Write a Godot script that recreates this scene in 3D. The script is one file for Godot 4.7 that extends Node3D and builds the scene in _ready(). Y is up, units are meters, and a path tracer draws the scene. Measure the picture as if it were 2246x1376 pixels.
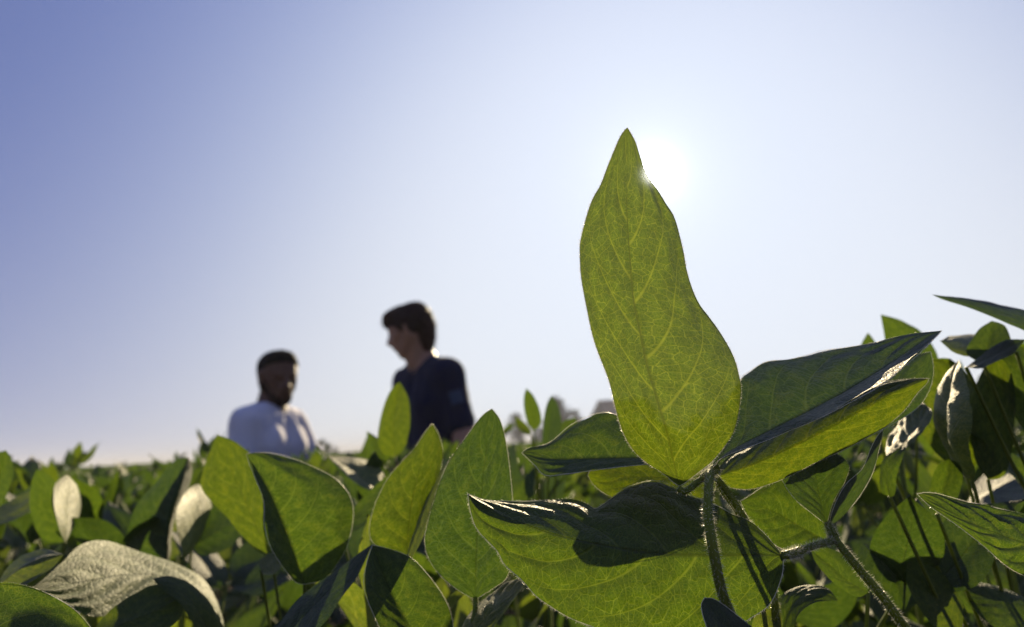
extends Node3D
# A soybean field against the sun: one plant close to the lens, its neighbours, the field beyond, and two people standing in it.

const EYE := 1.05                    # height of the lens above the soil, metres
const PITCH := 0.16939               # the camera looks up by this much, radians
const ROLL := -0.05494               # and is held a little askew
const FOCAL_PX := 1658.0             # focal length in pixels of the 2246 x 1376 photograph
const EXPOSURE := 2.15

var rng := RandomNumberGenerator.new()
var sun_dir := Vector3(0.18925, 0.32962, -0.92495)
var bright_dir := Vector3(0.21048, 0.33386, -0.91882)   # the haze is brightest a little to the right of the sun
var leaf_noise := FastNoiseLite.new()
var M := {}
var used := {}


func _ready() -> void:
	rng.seed = 7
	camera_and_light()
	materials()
	structure()
	far_things()
	people()
	near_plants()
	field()


# ------------------------------------------------------------------ camera, sky, sun
func camera_and_light() -> void:
	var cam := Camera3D.new()
	cam.name = "camera"
	add_child(cam)
	var lens := CameraAttributesPhysical.new()
	lens.frustum_focal_length = 28.92
	lens.frustum_focus_distance = 0.243
	lens.frustum_near = 0.02
	lens.frustum_far = 4000.0
	lens.exposure_aperture = 13.0
	cam.attributes = lens
	cam.position = Vector3(0, EYE, 0)
	cam.rotation = Vector3(PITCH, 0, ROLL)
	cam.keep_aspect = Camera3D.KEEP_HEIGHT
	cam.fov = rad_to_deg(2.0 * atan(688.0 / FOCAL_PX))
	cam.near = 0.02
	cam.far = 4000.0
	cam.current = true

	var sun := DirectionalLight3D.new()
	sun.name = "sun"
	sun.light_color = Color(1.0, 0.91, 0.73)
	sun.light_energy = 1.6
	sun.light_angular_distance = 0.5
	sun.shadow_enabled = true
	add_child(sun)
	sun.look_at_from_position(sun_dir * 10.0, Vector3.ZERO, Vector3.UP)

	var e := Environment.new()
	e.background_mode = Environment.BG_SKY
	var sky := Sky.new()
	var pan := PanoramaSkyMaterial.new()
	pan.panorama = sky_texture()
	sky.sky_material = pan
	e.sky = sky
	e.tonemap_mode = Environment.TONE_MAPPER_LINEAR
	e.tonemap_exposure = EXPOSURE
	e.fog_enabled = true
	e.fog_mode = Environment.FOG_MODE_EXPONENTIAL
	e.fog_density = 0.0025
	e.fog_light_color = Color(0.93, 0.95, 1.0)
	e.sdfgi_enabled = true
	e.ssao_enabled = true
	e.ssil_enabled = true
	var w := WorldEnvironment.new()
	w.name = "environment"
	w.environment = e
	add_child(w)


func sky_color(d: Vector3) -> Color:
	# clear hazy air: brighter and whiter towards the sun and towards the horizon
	var th := rad_to_deg(acos(clampf(d.dot(sun_dir), -1.0, 1.0)))
	var el := rad_to_deg(asin(clampf(d.y, -1.0, 1.0)))
	var t := 50.0 * tanh(rad_to_deg(acos(clampf(d.dot(bright_dir), -1.0, 1.0))) / 50.0)
	var s := 40.0 * tanh(maxf(el, 0.0) / 40.0)
	var r := exp(0.0696 - 1.9197 * t * t / 1000.0 - 0.1226 * s / 10.0 - 1.1841 * t * s / 1000.0 + 0.4884 * t / 10.0)
	var g := exp(0.2551 - 1.5457 * t * t / 1000.0 - 0.1401 * s / 10.0 - 0.8630 * t * s / 1000.0 + 0.3106 * t / 10.0)
	var b := exp(0.8212 - 0.2995 * t * t / 1000.0 - 0.1424 * s / 10.0 - 0.1462 * t * s / 1000.0 - 0.2394 * t / 10.0)
	r = pow(pow(r, -5.0) + pow(0.84, -5.0), -0.2)
	g = pow(pow(g, -5.0) + pow(0.88, -5.0), -0.2)
	b = pow(pow(b, -5.0) + pow(0.96, -5.0), -0.2)
	r = pow(pow(r, 8.0) + pow(0.14, 8.0), 0.125)
	g = pow(pow(g, 8.0) + pow(0.18, 8.0), 0.125)
	b = pow(pow(b, 8.0) + pow(0.36, 8.0), 0.125)
	# the aureole of the sun itself
	var core := 150.0 * exp(-pow(th / 0.50, 2.0)) + 14.0 * exp(-th / 0.44) + 0.30 * exp(-th / 2.0) + 0.16 * exp(-th / 5.5)
	return Color(r + core, g * 1.03 + core * 0.98, b * 1.055 + core * 0.92) * (1.01 / EXPOSURE)


func sky_dir(x: int, y: int, w: int, h: int) -> Vector3:
	var lon := (float(x) + 0.5) / w * TAU
	var lat := (0.5 - (float(y) + 0.5) / h) * PI
	return Vector3(sin(lon) * cos(lat), sin(lat), -cos(lon) * cos(lat))


func sky_texture() -> ImageTexture:
	var w := 256
	var h := 128
	var im := Image.create(w, h, false, Image.FORMAT_RGBF)
	for y in h:
		for x in w:
			im.set_pixel(x, y, sky_color(sky_dir(x, y, w, h)))
	w = 2048
	h = 1024
	im.resize(w, h, Image.INTERPOLATE_CUBIC)
	var u := int(atan2(sun_dir.x, -sun_dir.z) / TAU * w)
	var v := int((0.5 - asin(sun_dir.y) / PI) * h)
	for y in range(v - 130, mini(v + 130, h / 2 + 2)):
		for x in range(u - 130, u + 130):
			im.set_pixel(posmod(x, w), y, sky_color(sky_dir(x, y, w, h)))
	return ImageTexture.create_from_image(im)


# ------------------------------------------------------------------ small helpers
func px(x: float, y: float, cm: float) -> Vector3:
	# the point that lies cm centimetres deep along the pixel (x, y) of the photograph
	var d := cm / 100.0
	var v := Vector3((x - 1123.0) / FOCAL_PX, (688.0 - y) / FOCAL_PX, -1.0) * d
	return v.rotated(Vector3.BACK, ROLL).rotated(Vector3.RIGHT, PITCH) + Vector3(0, EYE, 0)


func seen_at(p: Vector3) -> Vector2:
	# where the photograph shows the point p
	var v := (p - Vector3(0, EYE, 0)).rotated(Vector3.RIGHT, -PITCH).rotated(Vector3.BACK, -ROLL)
	return Vector2(1123.0 - v.x / v.z * FOCAL_PX, 688.0 + v.y / v.z * FOCAL_PX)


func horizon(x: float) -> float:
	return 972.0 - 0.055 * (x - 1123.0)


func numbered(called: String) -> String:
	var n: int = used.get(called, 0)
	used[called] = n + 1
	return called if n == 0 else "%s_%03d" % [called, n]


func thing(called: String, label: String, category: String, at := Vector3.ZERO, turn := 0.0, group := "") -> Node3D:
	var o := Node3D.new()
	o.name = numbered(called)
	add_child(o)
	o.position = at
	o.rotation.y = turn
	o.set_meta("label", label)
	o.set_meta("category", category)
	if group != "":
		o.set_meta("group", group)
	return o


func obj(called: String, mesh: Mesh, m: Material, parent: Node3D = self) -> MeshInstance3D:
	var o := MeshInstance3D.new()
	o.name = called if parent != self else numbered(called)
	o.mesh = mesh
	if m != null:
		o.material_override = m
	parent.add_child(o, true)
	return o


func lin(r: float, g: float, b: float) -> Color:
	return Color(r, g, b).linear_to_srgb()


func curve(pts: PackedVector3Array, n: int) -> PackedVector3Array:
	# Catmull-Rom through pts, n + 1 points evenly spaced along it
	var dense := PackedVector3Array()
	var last := pts.size() - 1
	for i in last:
		var a := pts[maxi(i - 1, 0)]
		var b := pts[i]
		var c := pts[i + 1]
		var d := pts[mini(i + 2, last)]
		for k in 10:
			dense.append(b.cubic_interpolate(c, a, d, k / 10.0))
	dense.append(pts[last])
	var total := 0.0
	for i in range(1, dense.size()):
		total += dense[i].distance_to(dense[i - 1])
	var out := PackedVector3Array()
	var at := 0
	var run := 0.0
	for k in n + 1:
		var want := total * k / n
		while at < dense.size() - 2 and run + dense[at].distance_to(dense[at + 1]) < want:
			run += dense[at].distance_to(dense[at + 1])
			at += 1
		var seg := maxf(dense[at].distance_to(dense[at + 1]), 1e-7)
		out.append(dense[at].lerp(dense[at + 1], clampf((want - run) / seg, 0.0, 1.0)))
	return out


func traced(flat: Array) -> PackedVector3Array:
	var out := PackedVector3Array()
	for i in range(0, flat.size(), 3):
		out.append(px(flat[i], flat[i + 1], flat[i + 2]))
	return out


func tube(st: SurfaceTool, path: PackedVector3Array, r0: float, r1: float, sides := 8, lump := 0.0) -> void:
	var n := path.size()
	var base := st_count
	var side := Vector3.RIGHT
	for i in n:
		var t := (path[mini(i + 1, n - 1)] - path[maxi(i - 1, 0)]).normalized()
		if i == 0:
			side = t.cross(Vector3(0.31, 0.2, 0.93)).normalized()
		side = (side - t * side.dot(t)).normalized()
		var up := t.cross(side)
		var r := lerpf(r0, r1, float(i) / (n - 1))
		for k in sides:
			var a := TAU * k / sides
			var rr := r * (1.0 + lump * leaf_noise.get_noise_3d(i * 9.0, k * 31.0, 5.0))
			st.set_uv(Vector2(float(k) / sides, float(i) / n))
			st.add_vertex(path[i] + (side * cos(a) + up * sin(a)) * rr)
			st_count += 1
	for i in n - 1:
		for k in sides:
			var a := base + i * sides + k
			var b := base + i * sides + (k + 1) % sides
			var c := a + sides
			var d := b + sides
			for q in [a, b, c, b, d, c]:
				st.add_index(q)
	for cap in 2:
		var row := base + cap * (n - 1) * sides
		for k in range(1, sides - 1):
			var tri := [row, row + k + 1, row + k] if cap == 0 else [row, row + k, row + k + 1]
			for q in tri:
				st.add_index(q)


var st_count := 0


func begin() -> SurfaceTool:
	var st := SurfaceTool.new()
	st.begin(Mesh.PRIMITIVE_TRIANGLES)
	st_count = 0
	return st


func finish(st: SurfaceTool) -> ArrayMesh:
	st.generate_normals()
	return st.commit()


# ------------------------------------------------------------------ materials
const RISE := 0.34
const RIBS := 6.6


func rib_phase(t: float, v: float, right: bool) -> float:
	# whole numbers are the side veins, which climb from the midrib towards the edge
	return (pow(v, 0.9) - RISE * pow(t, 1.25)) * RIBS + (0.42 if right else 0.0)


func leaf_textures(seed_: int, w: int, h: int, cell: float, wear: float) -> Array:
	var n := FastNoiseLite.new()
	n.noise_type = FastNoiseLite.TYPE_CELLULAR
	n.cellular_return_type = FastNoiseLite.RETURN_DISTANCE2_SUB
	n.cellular_jitter = 0.9
	n.fractal_type = FastNoiseLite.FRACTAL_NONE
	n.domain_warp_enabled = true
	n.domain_warp_amplitude = 7.0
	n.domain_warp_frequency = 0.03
	var layers := []
	for k in 3:
		n.seed = seed_ + k
		n.frequency = [1.0 / (cell * 1.25), 1.0 / cell * 1.7, 1.0 / cell * 3.4][k]
		var stretch: float = [1.9, 1.2, 1.0][k]
		var im := n.get_image(w, int(h * stretch), false, false, true)
		im.convert(Image.FORMAT_L8)
		im.resize(w, h, Image.INTERPOLATE_LANCZOS)
		layers.append(im.get_data())
	var soft := FastNoiseLite.new()
	soft.seed = seed_ + 9
	soft.frequency = 0.012
	soft.fractal_octaves = 4
	var blot := soft.get_image(w, h)
	blot.convert(Image.FORMAT_L8)
	var patch := blot.get_data()
	soft.frequency = 0.022
	soft.seed = seed_ + 19
	soft.fractal_octaves = 3
	var sway := soft.get_image(w, h)
	sway.convert(Image.FORMAT_L8)
	var bend := sway.get_data()
	var color := PackedByteArray()
	color.resize(w * h * 3)
	var high := PackedByteArray()
	high.resize(w * h)
	var a: PackedByteArray = layers[0]
	var b: PackedByteArray = layers[1]
	var c: PackedByteArray = layers[2]
	for y in h:
		var v := 1.0 - (y + 0.5) / h
		for x in w:
			var u := (x + 0.5) / w
			var t := absf(2.0 * u - 1.0)
			var i := y * w + x
			var f := rib_phase(t, v, u > 0.5)
			var near := absf(f - roundf(f)) / RIBS
			var rib := clampf(1.4 - near / (0.0050 * (1.3 - t)), 0.0, 1.0) * clampf((1.02 - t) * 5.0, 0.0, 1.0)
			if f > RIBS * 0.93:
				rib = 0.0
			var mid := clampf(1.0 - t / (0.045 * (1.15 - v)), 0.0, 1.0)
			var lane := fposmod(sin(floorf(f) * 12.99 + (5.0 if u > 0.5 else 0.0)) * 437.5, 1.0)
			var rung := v * 31.0 + bend[i] / 255.0 * 3.4 + lane - t * 1.3
			var third := clampf(1.5 - absf(rung - roundf(rung)) / 31.0 * h / 2.2, 0.0, 1.0) * clampf(patch[(i * 7) % (w * h)] / 80.0, 0.35, 1.0)
			third = maxf(third * 0.75, clampf(1.15 - a[i] / 15.0, 0.0, 1.0))
			var fourth := clampf(1.0 - b[i] / 26.0, 0.0, 1.0)
			var fine := clampf(1.0 - c[i] / 90.0, 0.0, 1.0)
			var spot := patch[i] / 255.0
			var vein := maxf(maxf(rib * 0.66, third * 0.74), maxf(fourth * 0.30, fine * 0.26))
			var tone := 0.78 + 0.45 * spot
			var r := lerpf(0.104, 0.36, vein) * tone
			var g := lerpf(0.150, 0.37, vein) * tone
			var bl := lerpf(0.011, 0.075, vein) * tone
			r = lerpf(r, 0.105, mid * 0.9)
			g = lerpf(g, 0.122, mid * 0.9)
			bl = lerpf(bl, 0.016, mid * 0.9)
			if wear > 0.0 and spot > 0.76 - wear * 0.12 and fine > 0.30:
				r = lerpf(r, 0.30, 0.5)
				g = lerpf(g, 0.29, 0.4)
			color[i * 3] = int(255.0 * clampf(1.055 * pow(r, 0.41667) - 0.055, 0.0, 1.0))
			color[i * 3 + 1] = int(255.0 * clampf(1.055 * pow(g, 0.41667) - 0.055, 0.0, 1.0))
			color[i * 3 + 2] = int(255.0 * clampf(1.055 * pow(bl, 0.41667) - 0.055, 0.0, 1.0))
			var relief := 0.62 + 0.16 * (c[i] / 255.0) + 0.30 * (1.0 - third) * minf(a[i] / 60.0, 1.0) - 0.42 * rib - 0.5 * mid
			high[i] = int(255.0 * clampf(relief * 0.9, 0.0, 1.0))
	var ci := Image.create_from_data(w, h, false, Image.FORMAT_RGB8, color)
	var hi := Image.create_from_data(w, h, false, Image.FORMAT_L8, high)
	return [ImageTexture.create_from_image(ci), ImageTexture.create_from_image(hi)]


func leaf_material(tex: Array, tint: Color, through: Color, rough: float, relief: float, clear := 1.0) -> StandardMaterial3D:
	var m := StandardMaterial3D.new()
	m.resource_name = "leaf"
	m.albedo_texture = tex[0]
	m.albedo_color = tint
	m.roughness = rough
	m.metallic_specular = 0.55
	m.backlight_enabled = true
	m.backlight = through
	m.rim_enabled = true
	m.rim = 0.22
	m.rim_tint = 0.3
	m.heightmap_enabled = true
	m.heightmap_texture = tex[1]
	m.heightmap_scale = relief
	m.cull_mode = BaseMaterial3D.CULL_DISABLED
	if clear < 1.0:
		m.transparency = BaseMaterial3D.TRANSPARENCY_ALPHA
		m.albedo_color.a = clear
	return m


func plain(r: float, g: float, b: float, rough: float, spec := 0.4) -> StandardMaterial3D:
	var m := StandardMaterial3D.new()
	m.albedo_color = lin(r, g, b)
	m.roughness = rough
	m.metallic_specular = spec
	return m


func noise_map(freq: float, seed_: int, c0: Color, c1: Color, size := 256) -> NoiseTexture2D:
	var n := FastNoiseLite.new()
	n.seed = seed_
	n.frequency = freq
	n.fractal_octaves = 5
	var t := NoiseTexture2D.new()
	t.noise = n
	t.width = size
	t.height = size
	t.seamless = true
	var ramp := Gradient.new()
	ramp.set_color(0, c0)
	ramp.set_color(1, c1)
	t.color_ramp = ramp
	return t


func materials() -> void:
	leaf_noise.seed = 3
	leaf_noise.frequency = 0.02
	var hero := leaf_textures(11, 640, 1280, 40.0, 0.0)
	var general := leaf_textures(47, 512, 1024, 40.0, 1.0)
	M.hero = leaf_material(hero, lin(0.54, 0.62, 0.54), Color(1.0, 1.0, 0.66), 0.55, 0.10, 0.985)  # young paler leaf; part of its backlit brightness is also put into the tint
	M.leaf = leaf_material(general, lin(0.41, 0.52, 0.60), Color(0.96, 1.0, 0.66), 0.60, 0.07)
	M.deep = leaf_material(general, lin(0.29, 0.36, 0.70), Color(0.92, 1.0, 0.62), 0.50, 0.09)  # shaded copy of the leaf: shade and bluish sky sheen put into the tint
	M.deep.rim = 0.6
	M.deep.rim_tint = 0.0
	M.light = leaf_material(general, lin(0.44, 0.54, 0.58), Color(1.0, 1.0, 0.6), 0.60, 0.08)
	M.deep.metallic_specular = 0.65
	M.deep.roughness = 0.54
	M.glow = leaf_material(general, lin(0.49, 0.58, 0.56), Color(1.0, 1.0, 0.6), 0.60, 0.08)  # glow and broad: lighter tint, sunlight through the leaf put into the colour
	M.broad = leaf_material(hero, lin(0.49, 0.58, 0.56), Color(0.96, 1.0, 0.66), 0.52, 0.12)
	M.pale = leaf_material(general, lin(0.75, 0.75, 1.0), Color(0.95, 1.0, 0.7), 0.52, 0.05)  # paler copy of the leaf: sun glare on upper faces put into colour
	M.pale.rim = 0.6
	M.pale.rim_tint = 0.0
	var stem := plain(0.22, 0.27, 0.06, 0.5)
	stem.backlight_enabled = true
	stem.backlight = Color(0.9, 0.9, 0.45)
	stem.rim_enabled = true
	stem.rim = 0.5
	stem.albedo_texture = noise_map(0.02, 5, Color(0.72, 0.74, 0.62), Color(1.0, 1.0, 0.9))
	M.stem = stem
	var hair := plain(0.80, 0.78, 0.68, 0.3, 0.8)
	hair.backlight_enabled = true
	hair.backlight = Color(1.0, 1.0, 0.96)
	M.hair = hair
	var soil := plain(0.9, 0.9, 0.9, 0.95, 0.2)
	soil.albedo_texture = noise_map(0.03, 21, lin(0.045, 0.032, 0.022), lin(0.12, 0.09, 0.065), 512)
	soil.uv1_triplanar = true
	soil.uv1_world_triplanar = true
	soil.uv1_scale = Vector3(0.7, 0.7, 0.7)
	M.soil = soil


# ------------------------------------------------------------------ leaves
func leaf_grid(mid: PackedVector3Array, left: PackedVector3Array, right: PackedVector3Array, cols: int, bulge: float, pucker: float, ripple: float, seed_: float) -> ArrayMesh:
	# a blade between two edge curves and a midrib, with quilted fields between its side veins
	var rows := mid.size() - 1
	var st := begin()
	st.set_smooth_group(0)
	for i in rows + 1:
		var v := float(i) / rows
		var along := (mid[mini(i + 1, rows)] - mid[maxi(i - 1, 0)]).normalized()
		for j in range(-cols, cols + 1):
			var t := absf(j) / cols
			var far := right[i] if j > 0 else left[i]
			var p := mid[i].lerp(far, t)
			var wide := mid[i].distance_to(far)
			var n := (far - mid[i]).cross(along) * (1.0 if j > 0 else -1.0)
			if j == 0:
				n = (right[i] - left[i]).cross(along)
			n = n.normalized()
			var f := rib_phase(t, v, j > 0)
			var w := f - floorf(f)
			var quilt := (4.0 * w * (1.0 - w) - 0.6) * pucker * clampf(wide / 0.012, 0.0, 1.0) * (1.0 - pow(t, 3.0)) * clampf(t * 4.0, 0.0, 1.0)
			var wave := ripple * leaf_noise.get_noise_3d(v * 130.0, j * 9.0 * 13.0 / cols, seed_ * 57.0) * clampf(wide / 0.015, 0.0, 1.0) * t
			p += n * (bulge * wide * 4.0 * t * (1.0 - t) + quilt + wave)
			st.set_uv(Vector2(0.5 + 0.5 * j / float(cols), 1.0 - v))
			st.add_vertex(p)
	var span := cols * 2 + 1
	for i in rows:
		for j in span - 1:
			var a := i * span + j
			for q in [a, a + span, a + 1, a + 1, a + span, a + span + 1]:
				st.add_index(q)
	return finish(st)


func spike(vs: PackedVector3Array, ns: PackedVector3Array, p: Vector3, d: Vector3, length: float, r: float) -> void:
	var s := d.cross(Vector3(0.4, 0.7, 0.59)).normalized()
	var q := d.cross(s)
	var tip := p + d * length
	for k in 3:
		var a0 := TAU * k / 3.0
		var a1 := TAU * (k + 1) / 3.0
		var n0 := s * cos(a0) + q * sin(a0)
		var n1 := s * cos(a1) + q * sin(a1)
		vs.append(p + n1 * r)
		vs.append(p + n0 * r)
		vs.append(tip)
		ns.append(n1)
		ns.append(n0)
		ns.append((n0 + n1).normalized())


func spikes_mesh(vs: PackedVector3Array, ns: PackedVector3Array) -> ArrayMesh:
	var arr := []
	arr.resize(Mesh.ARRAY_MAX)
	arr[Mesh.ARRAY_VERTEX] = vs
	arr[Mesh.ARRAY_NORMAL] = ns
	var m := ArrayMesh.new()
	m.add_surface_from_arrays(Mesh.PRIMITIVE_TRIANGLES, arr)
	return m


func edge_hairs(on: MeshInstance3D, edges: Array, mid: PackedVector3Array, step: float, length: float) -> void:
	# the fine white hairs that fringe a soybean leaf, and its thickened margin
	var vs := PackedVector3Array()
	var ns := PackedVector3Array()
	for edge: PackedVector3Array in edges:
		for i in edge.size() - 1:
			var count := int(edge[i].distance_to(edge[i + 1]) / step) + 1
			for k in count:
				var f := rng.randf()
				var p := edge[i].lerp(edge[i + 1], f)
				var out := (p - mid[i].lerp(mid[i + 1], f)).normalized()
				var along := (edge[i + 1] - edge[i]).normalized()
				var d := (out * 0.7 + along * rng.randf_range(0.1, 0.9) + Vector3(rng.randfn(), rng.randfn(), rng.randfn()) * 0.42).normalized()
				spike(vs, ns, p, d, length * rng.randf_range(0.4, 1.3), 0.000055)
	var fringe := obj("hairs", spikes_mesh(vs, ns), M.hair, on)
	fringe.set_meta("kind", "stuff")
	var st := begin()
	for edge: PackedVector3Array in edges:
		tube(st, edge, 0.00009, 0.00008, 5)
	obj("leaf_margin", finish(st), M.hair, on)


func leaflet(parent: Node3D, m: Material, mid: Array, left: Array, right: Array, opt := {}) -> MeshInstance3D:
	# base to tip: midrib, then the left and the right edge between base and tip
	var base := mid.slice(0, 3)
	var tip := mid.slice(mid.size() - 3)
	var rows: int = opt.get("rows", 30)
	var mc := curve(traced(mid), rows)
	var lc := curve(traced(base + left + tip), rows)
	var rc := curve(traced(base + right + tip), rows)
	var mesh := leaf_grid(mc, lc, rc, opt.get("cols", 9), opt.get("bulge", 0.05), opt.get("pucker", 0.0006), opt.get("ripple", 0.0015), opt.get("seed", rng.randf_range(0, 9)))
	var o := obj("leaflet", mesh, m, parent)
	if opt.has("label"):
		o.set_meta("label", opt.label)
	if opt.has("hair"):
		edge_hairs(o, [lc, rc], mc, opt.hair, opt.get("long", 0.0009))
	return o


func stalk(parent: Node3D, called: String, path: PackedVector3Array, r0: float, r1: float, hair := 0.0, sides := 9) -> MeshInstance3D:
	var line := curve(path, maxi(8, path.size() * 5))
	var st := begin()
	tube(st, line, r0, r1, sides, 0.12)
	var o := obj(called, finish(st), M.stem, parent)
	if hair > 0.0:
		var vs := PackedVector3Array()
		var ns := PackedVector3Array()
		for i in line.size() - 1:
			var seg := line[i + 1] - line[i]
			var t := seg.normalized()
			var s := t.cross(Vector3(0.2, 0.3, 0.93)).normalized()
			var q := t.cross(s)
			for k in int(seg.length() / hair) + 1:
				var a := rng.randf() * TAU
				var n := s * cos(a) + q * sin(a)
				var r := lerpf(r0, r1, float(i) / line.size())
				spike(vs, ns, line[i] + seg * rng.randf() + n * r * 0.95, (n + t * rng.randf_range(-0.1, 0.6)).normalized(), rng.randf_range(0.0007, 0.0017), 0.00005)
		obj("hairs", spikes_mesh(vs, ns), M.hair, o).set_meta("kind", "stuff")
	return o


func plant(label: String, foot: Vector2) -> Node3D:
	var o := thing("soybean_plant", label, "soybean plant", Vector3.ZERO, 0.0, "soybean plants nearest the camera")
	o.position = Vector3(foot.x, 0, foot.y)
	return o


func rooted(o: Node3D, top: Vector3, joints: Array) -> void:
	# the stem from the soil to top, and a petiole from it to each joint; the parts are made in world space
	var foot := o.position
	foot.y = -0.01
	var lean := Vector3(rng.randf_range(-0.02, 0.02), 0, rng.randf_range(-0.02, 0.02))
	var path := PackedVector3Array([foot, foot.lerp(top, 0.3) + lean, foot.lerp(top, 0.65) - lean, top])
	stalk(o, "stem", path, 0.0042, 0.0018)
	var line := curve(path, 40)
	for j: Vector3 in joints:
		var reach := Vector2(j.x - top.x, j.z - top.z).length()
		var node := line[clampi(int(40.0 * (j.y - 0.05 - reach * 0.8) / top.y), 4, 39)]
		var bow := node.lerp(j, 0.55) + Vector3(0, -0.012, 0)
		stalk(o, "petiole", PackedVector3Array([node, bow, j]), 0.0010, 0.0008)


func settle(o: Node3D) -> void:
	# parts were made in world space: bring them under the thing's own place
	for c in o.get_children():
		(c as Node3D).position -= o.position


# ------------------------------------------------------------------ ground
func structure() -> void:
	var g := PlaneMesh.new()
	g.size = Vector2(3600, 3600)
	var o := obj("ground", g, M.soil)
	o.set_meta("kind", "structure")
	o.set_meta("label", "dark soil of the field under the soybean rows")


# ------------------------------------------------------------------ far things
func far_at(x: float, depth: float) -> Vector3:
	var p := px(x, horizon(x), depth * 100.0)
	p.y = 0.0
	return p


func far_things() -> void:
	var spots := [
		[1136.0, 72.0, 3.8, "small round tree on the horizon, left of the thin upright leaf tip"],
		[1226.0, 66.0, 5.0, "slender tree on the horizon, tallest beside the barn"],
		[1262.0, 72.0, 3.9, "bushy tree on the horizon touching the brown roofed barn"],
		[1186.0, 80.0, 3.4, "low tree on the horizon between the two thin leaf tips"],
		[1600.0, 80.0, 4.6, "tree on the horizon hidden behind the glowing upright leaf"],
		[712.0, 48.0, 1.9, "dark low bush on the horizon right of the person in white"],
		[668.0, 50.0, 1.6, "smaller dark bush on the horizon behind the person in white"],
		[1700.0, 85.0, 4.8, "tree on the horizon above the long silvery leaf"],
	]
	for i in spots.size():
		var s: Array = spots[i]
		tree(s[0], s[1], s[2], s[3], i)
	barn()


func tree(x: float, depth: float, high: float, label: String, k: int) -> void:
	var bush := high < 2.5
	var o := thing("bush" if bush else "tree", label, "bush" if bush else "tree", far_at(x, depth), 0.0, "trees and bushes on the horizon")
	var st := begin()
	tube(st, curve(PackedVector3Array([Vector3(0, -0.1, 0), Vector3(0.05, high * 0.3, 0.04), Vector3(-0.04, high * 0.75, 0)]), 8), high * 0.028, high * 0.008, 7, 0.2)
	for b in 5:
		var a := b * 2.4 + k
		var y := high * (0.25 + 0.09 * b)
		tube(st, curve(PackedVector3Array([Vector3(0, y, 0), Vector3(cos(a), 0.7, sin(a)) * high * 0.12 + Vector3(0, y, 0), Vector3(cos(a), 0.9, sin(a)) * high * 0.22 + Vector3(0, y, 0)]), 5), high * 0.012, high * 0.004, 5)
	var bark := plain(0.10, 0.08, 0.06, 0.9)
	obj("trunk", finish(st), bark, o)
	var vs := PackedVector3Array()
	var ns := PackedVector3Array()
	for c in 42:
		var a := rng.randf() * TAU
		var y := rng.randf_range(0.12 if bush else 0.28, 0.95)
		var out: float = (sin(PI * pow(y, 1.3)) * 0.9 + 0.12) * rng.randf_range(0.3, 1.0) * (0.55 if bush else [0.26, 0.16, 0.3, 0.3, 0.32, 0.3, 0.3, 0.32][k])
		var at := Vector3(cos(a) * out, y, sin(a) * out) * high
		for l in 46:
			var p := at + Vector3(rng.randfn(), rng.randfn() * 0.8, rng.randfn()) * high * 0.045
			var n := Vector3(rng.randfn(), rng.randfn() + 0.5, rng.randfn()).normalized()
			var s := n.cross(Vector3(0.3, 0.8, 0.5)).normalized() * high * rng.randf_range(0.012, 0.022)
			var q := n.cross(s) * 1.5
			for v in [p - q, p + s, p + q, p - q, p + q, p - s]:
				vs.append(v)
				ns.append(n)
	var green := plain(0.06, 0.085, 0.035, 0.6)
	green.backlight_enabled = true
	green.backlight = Color(0.7, 0.8, 0.4)
	obj("crown", spikes_mesh(vs, ns), green, o)


func slab(st: SurfaceTool, c: Vector3, s: Vector3, turn := Basis.IDENTITY) -> void:
	var b := BoxMesh.new()
	b.size = s
	st.append_from(b, 0, Transform3D(turn, c))


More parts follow.
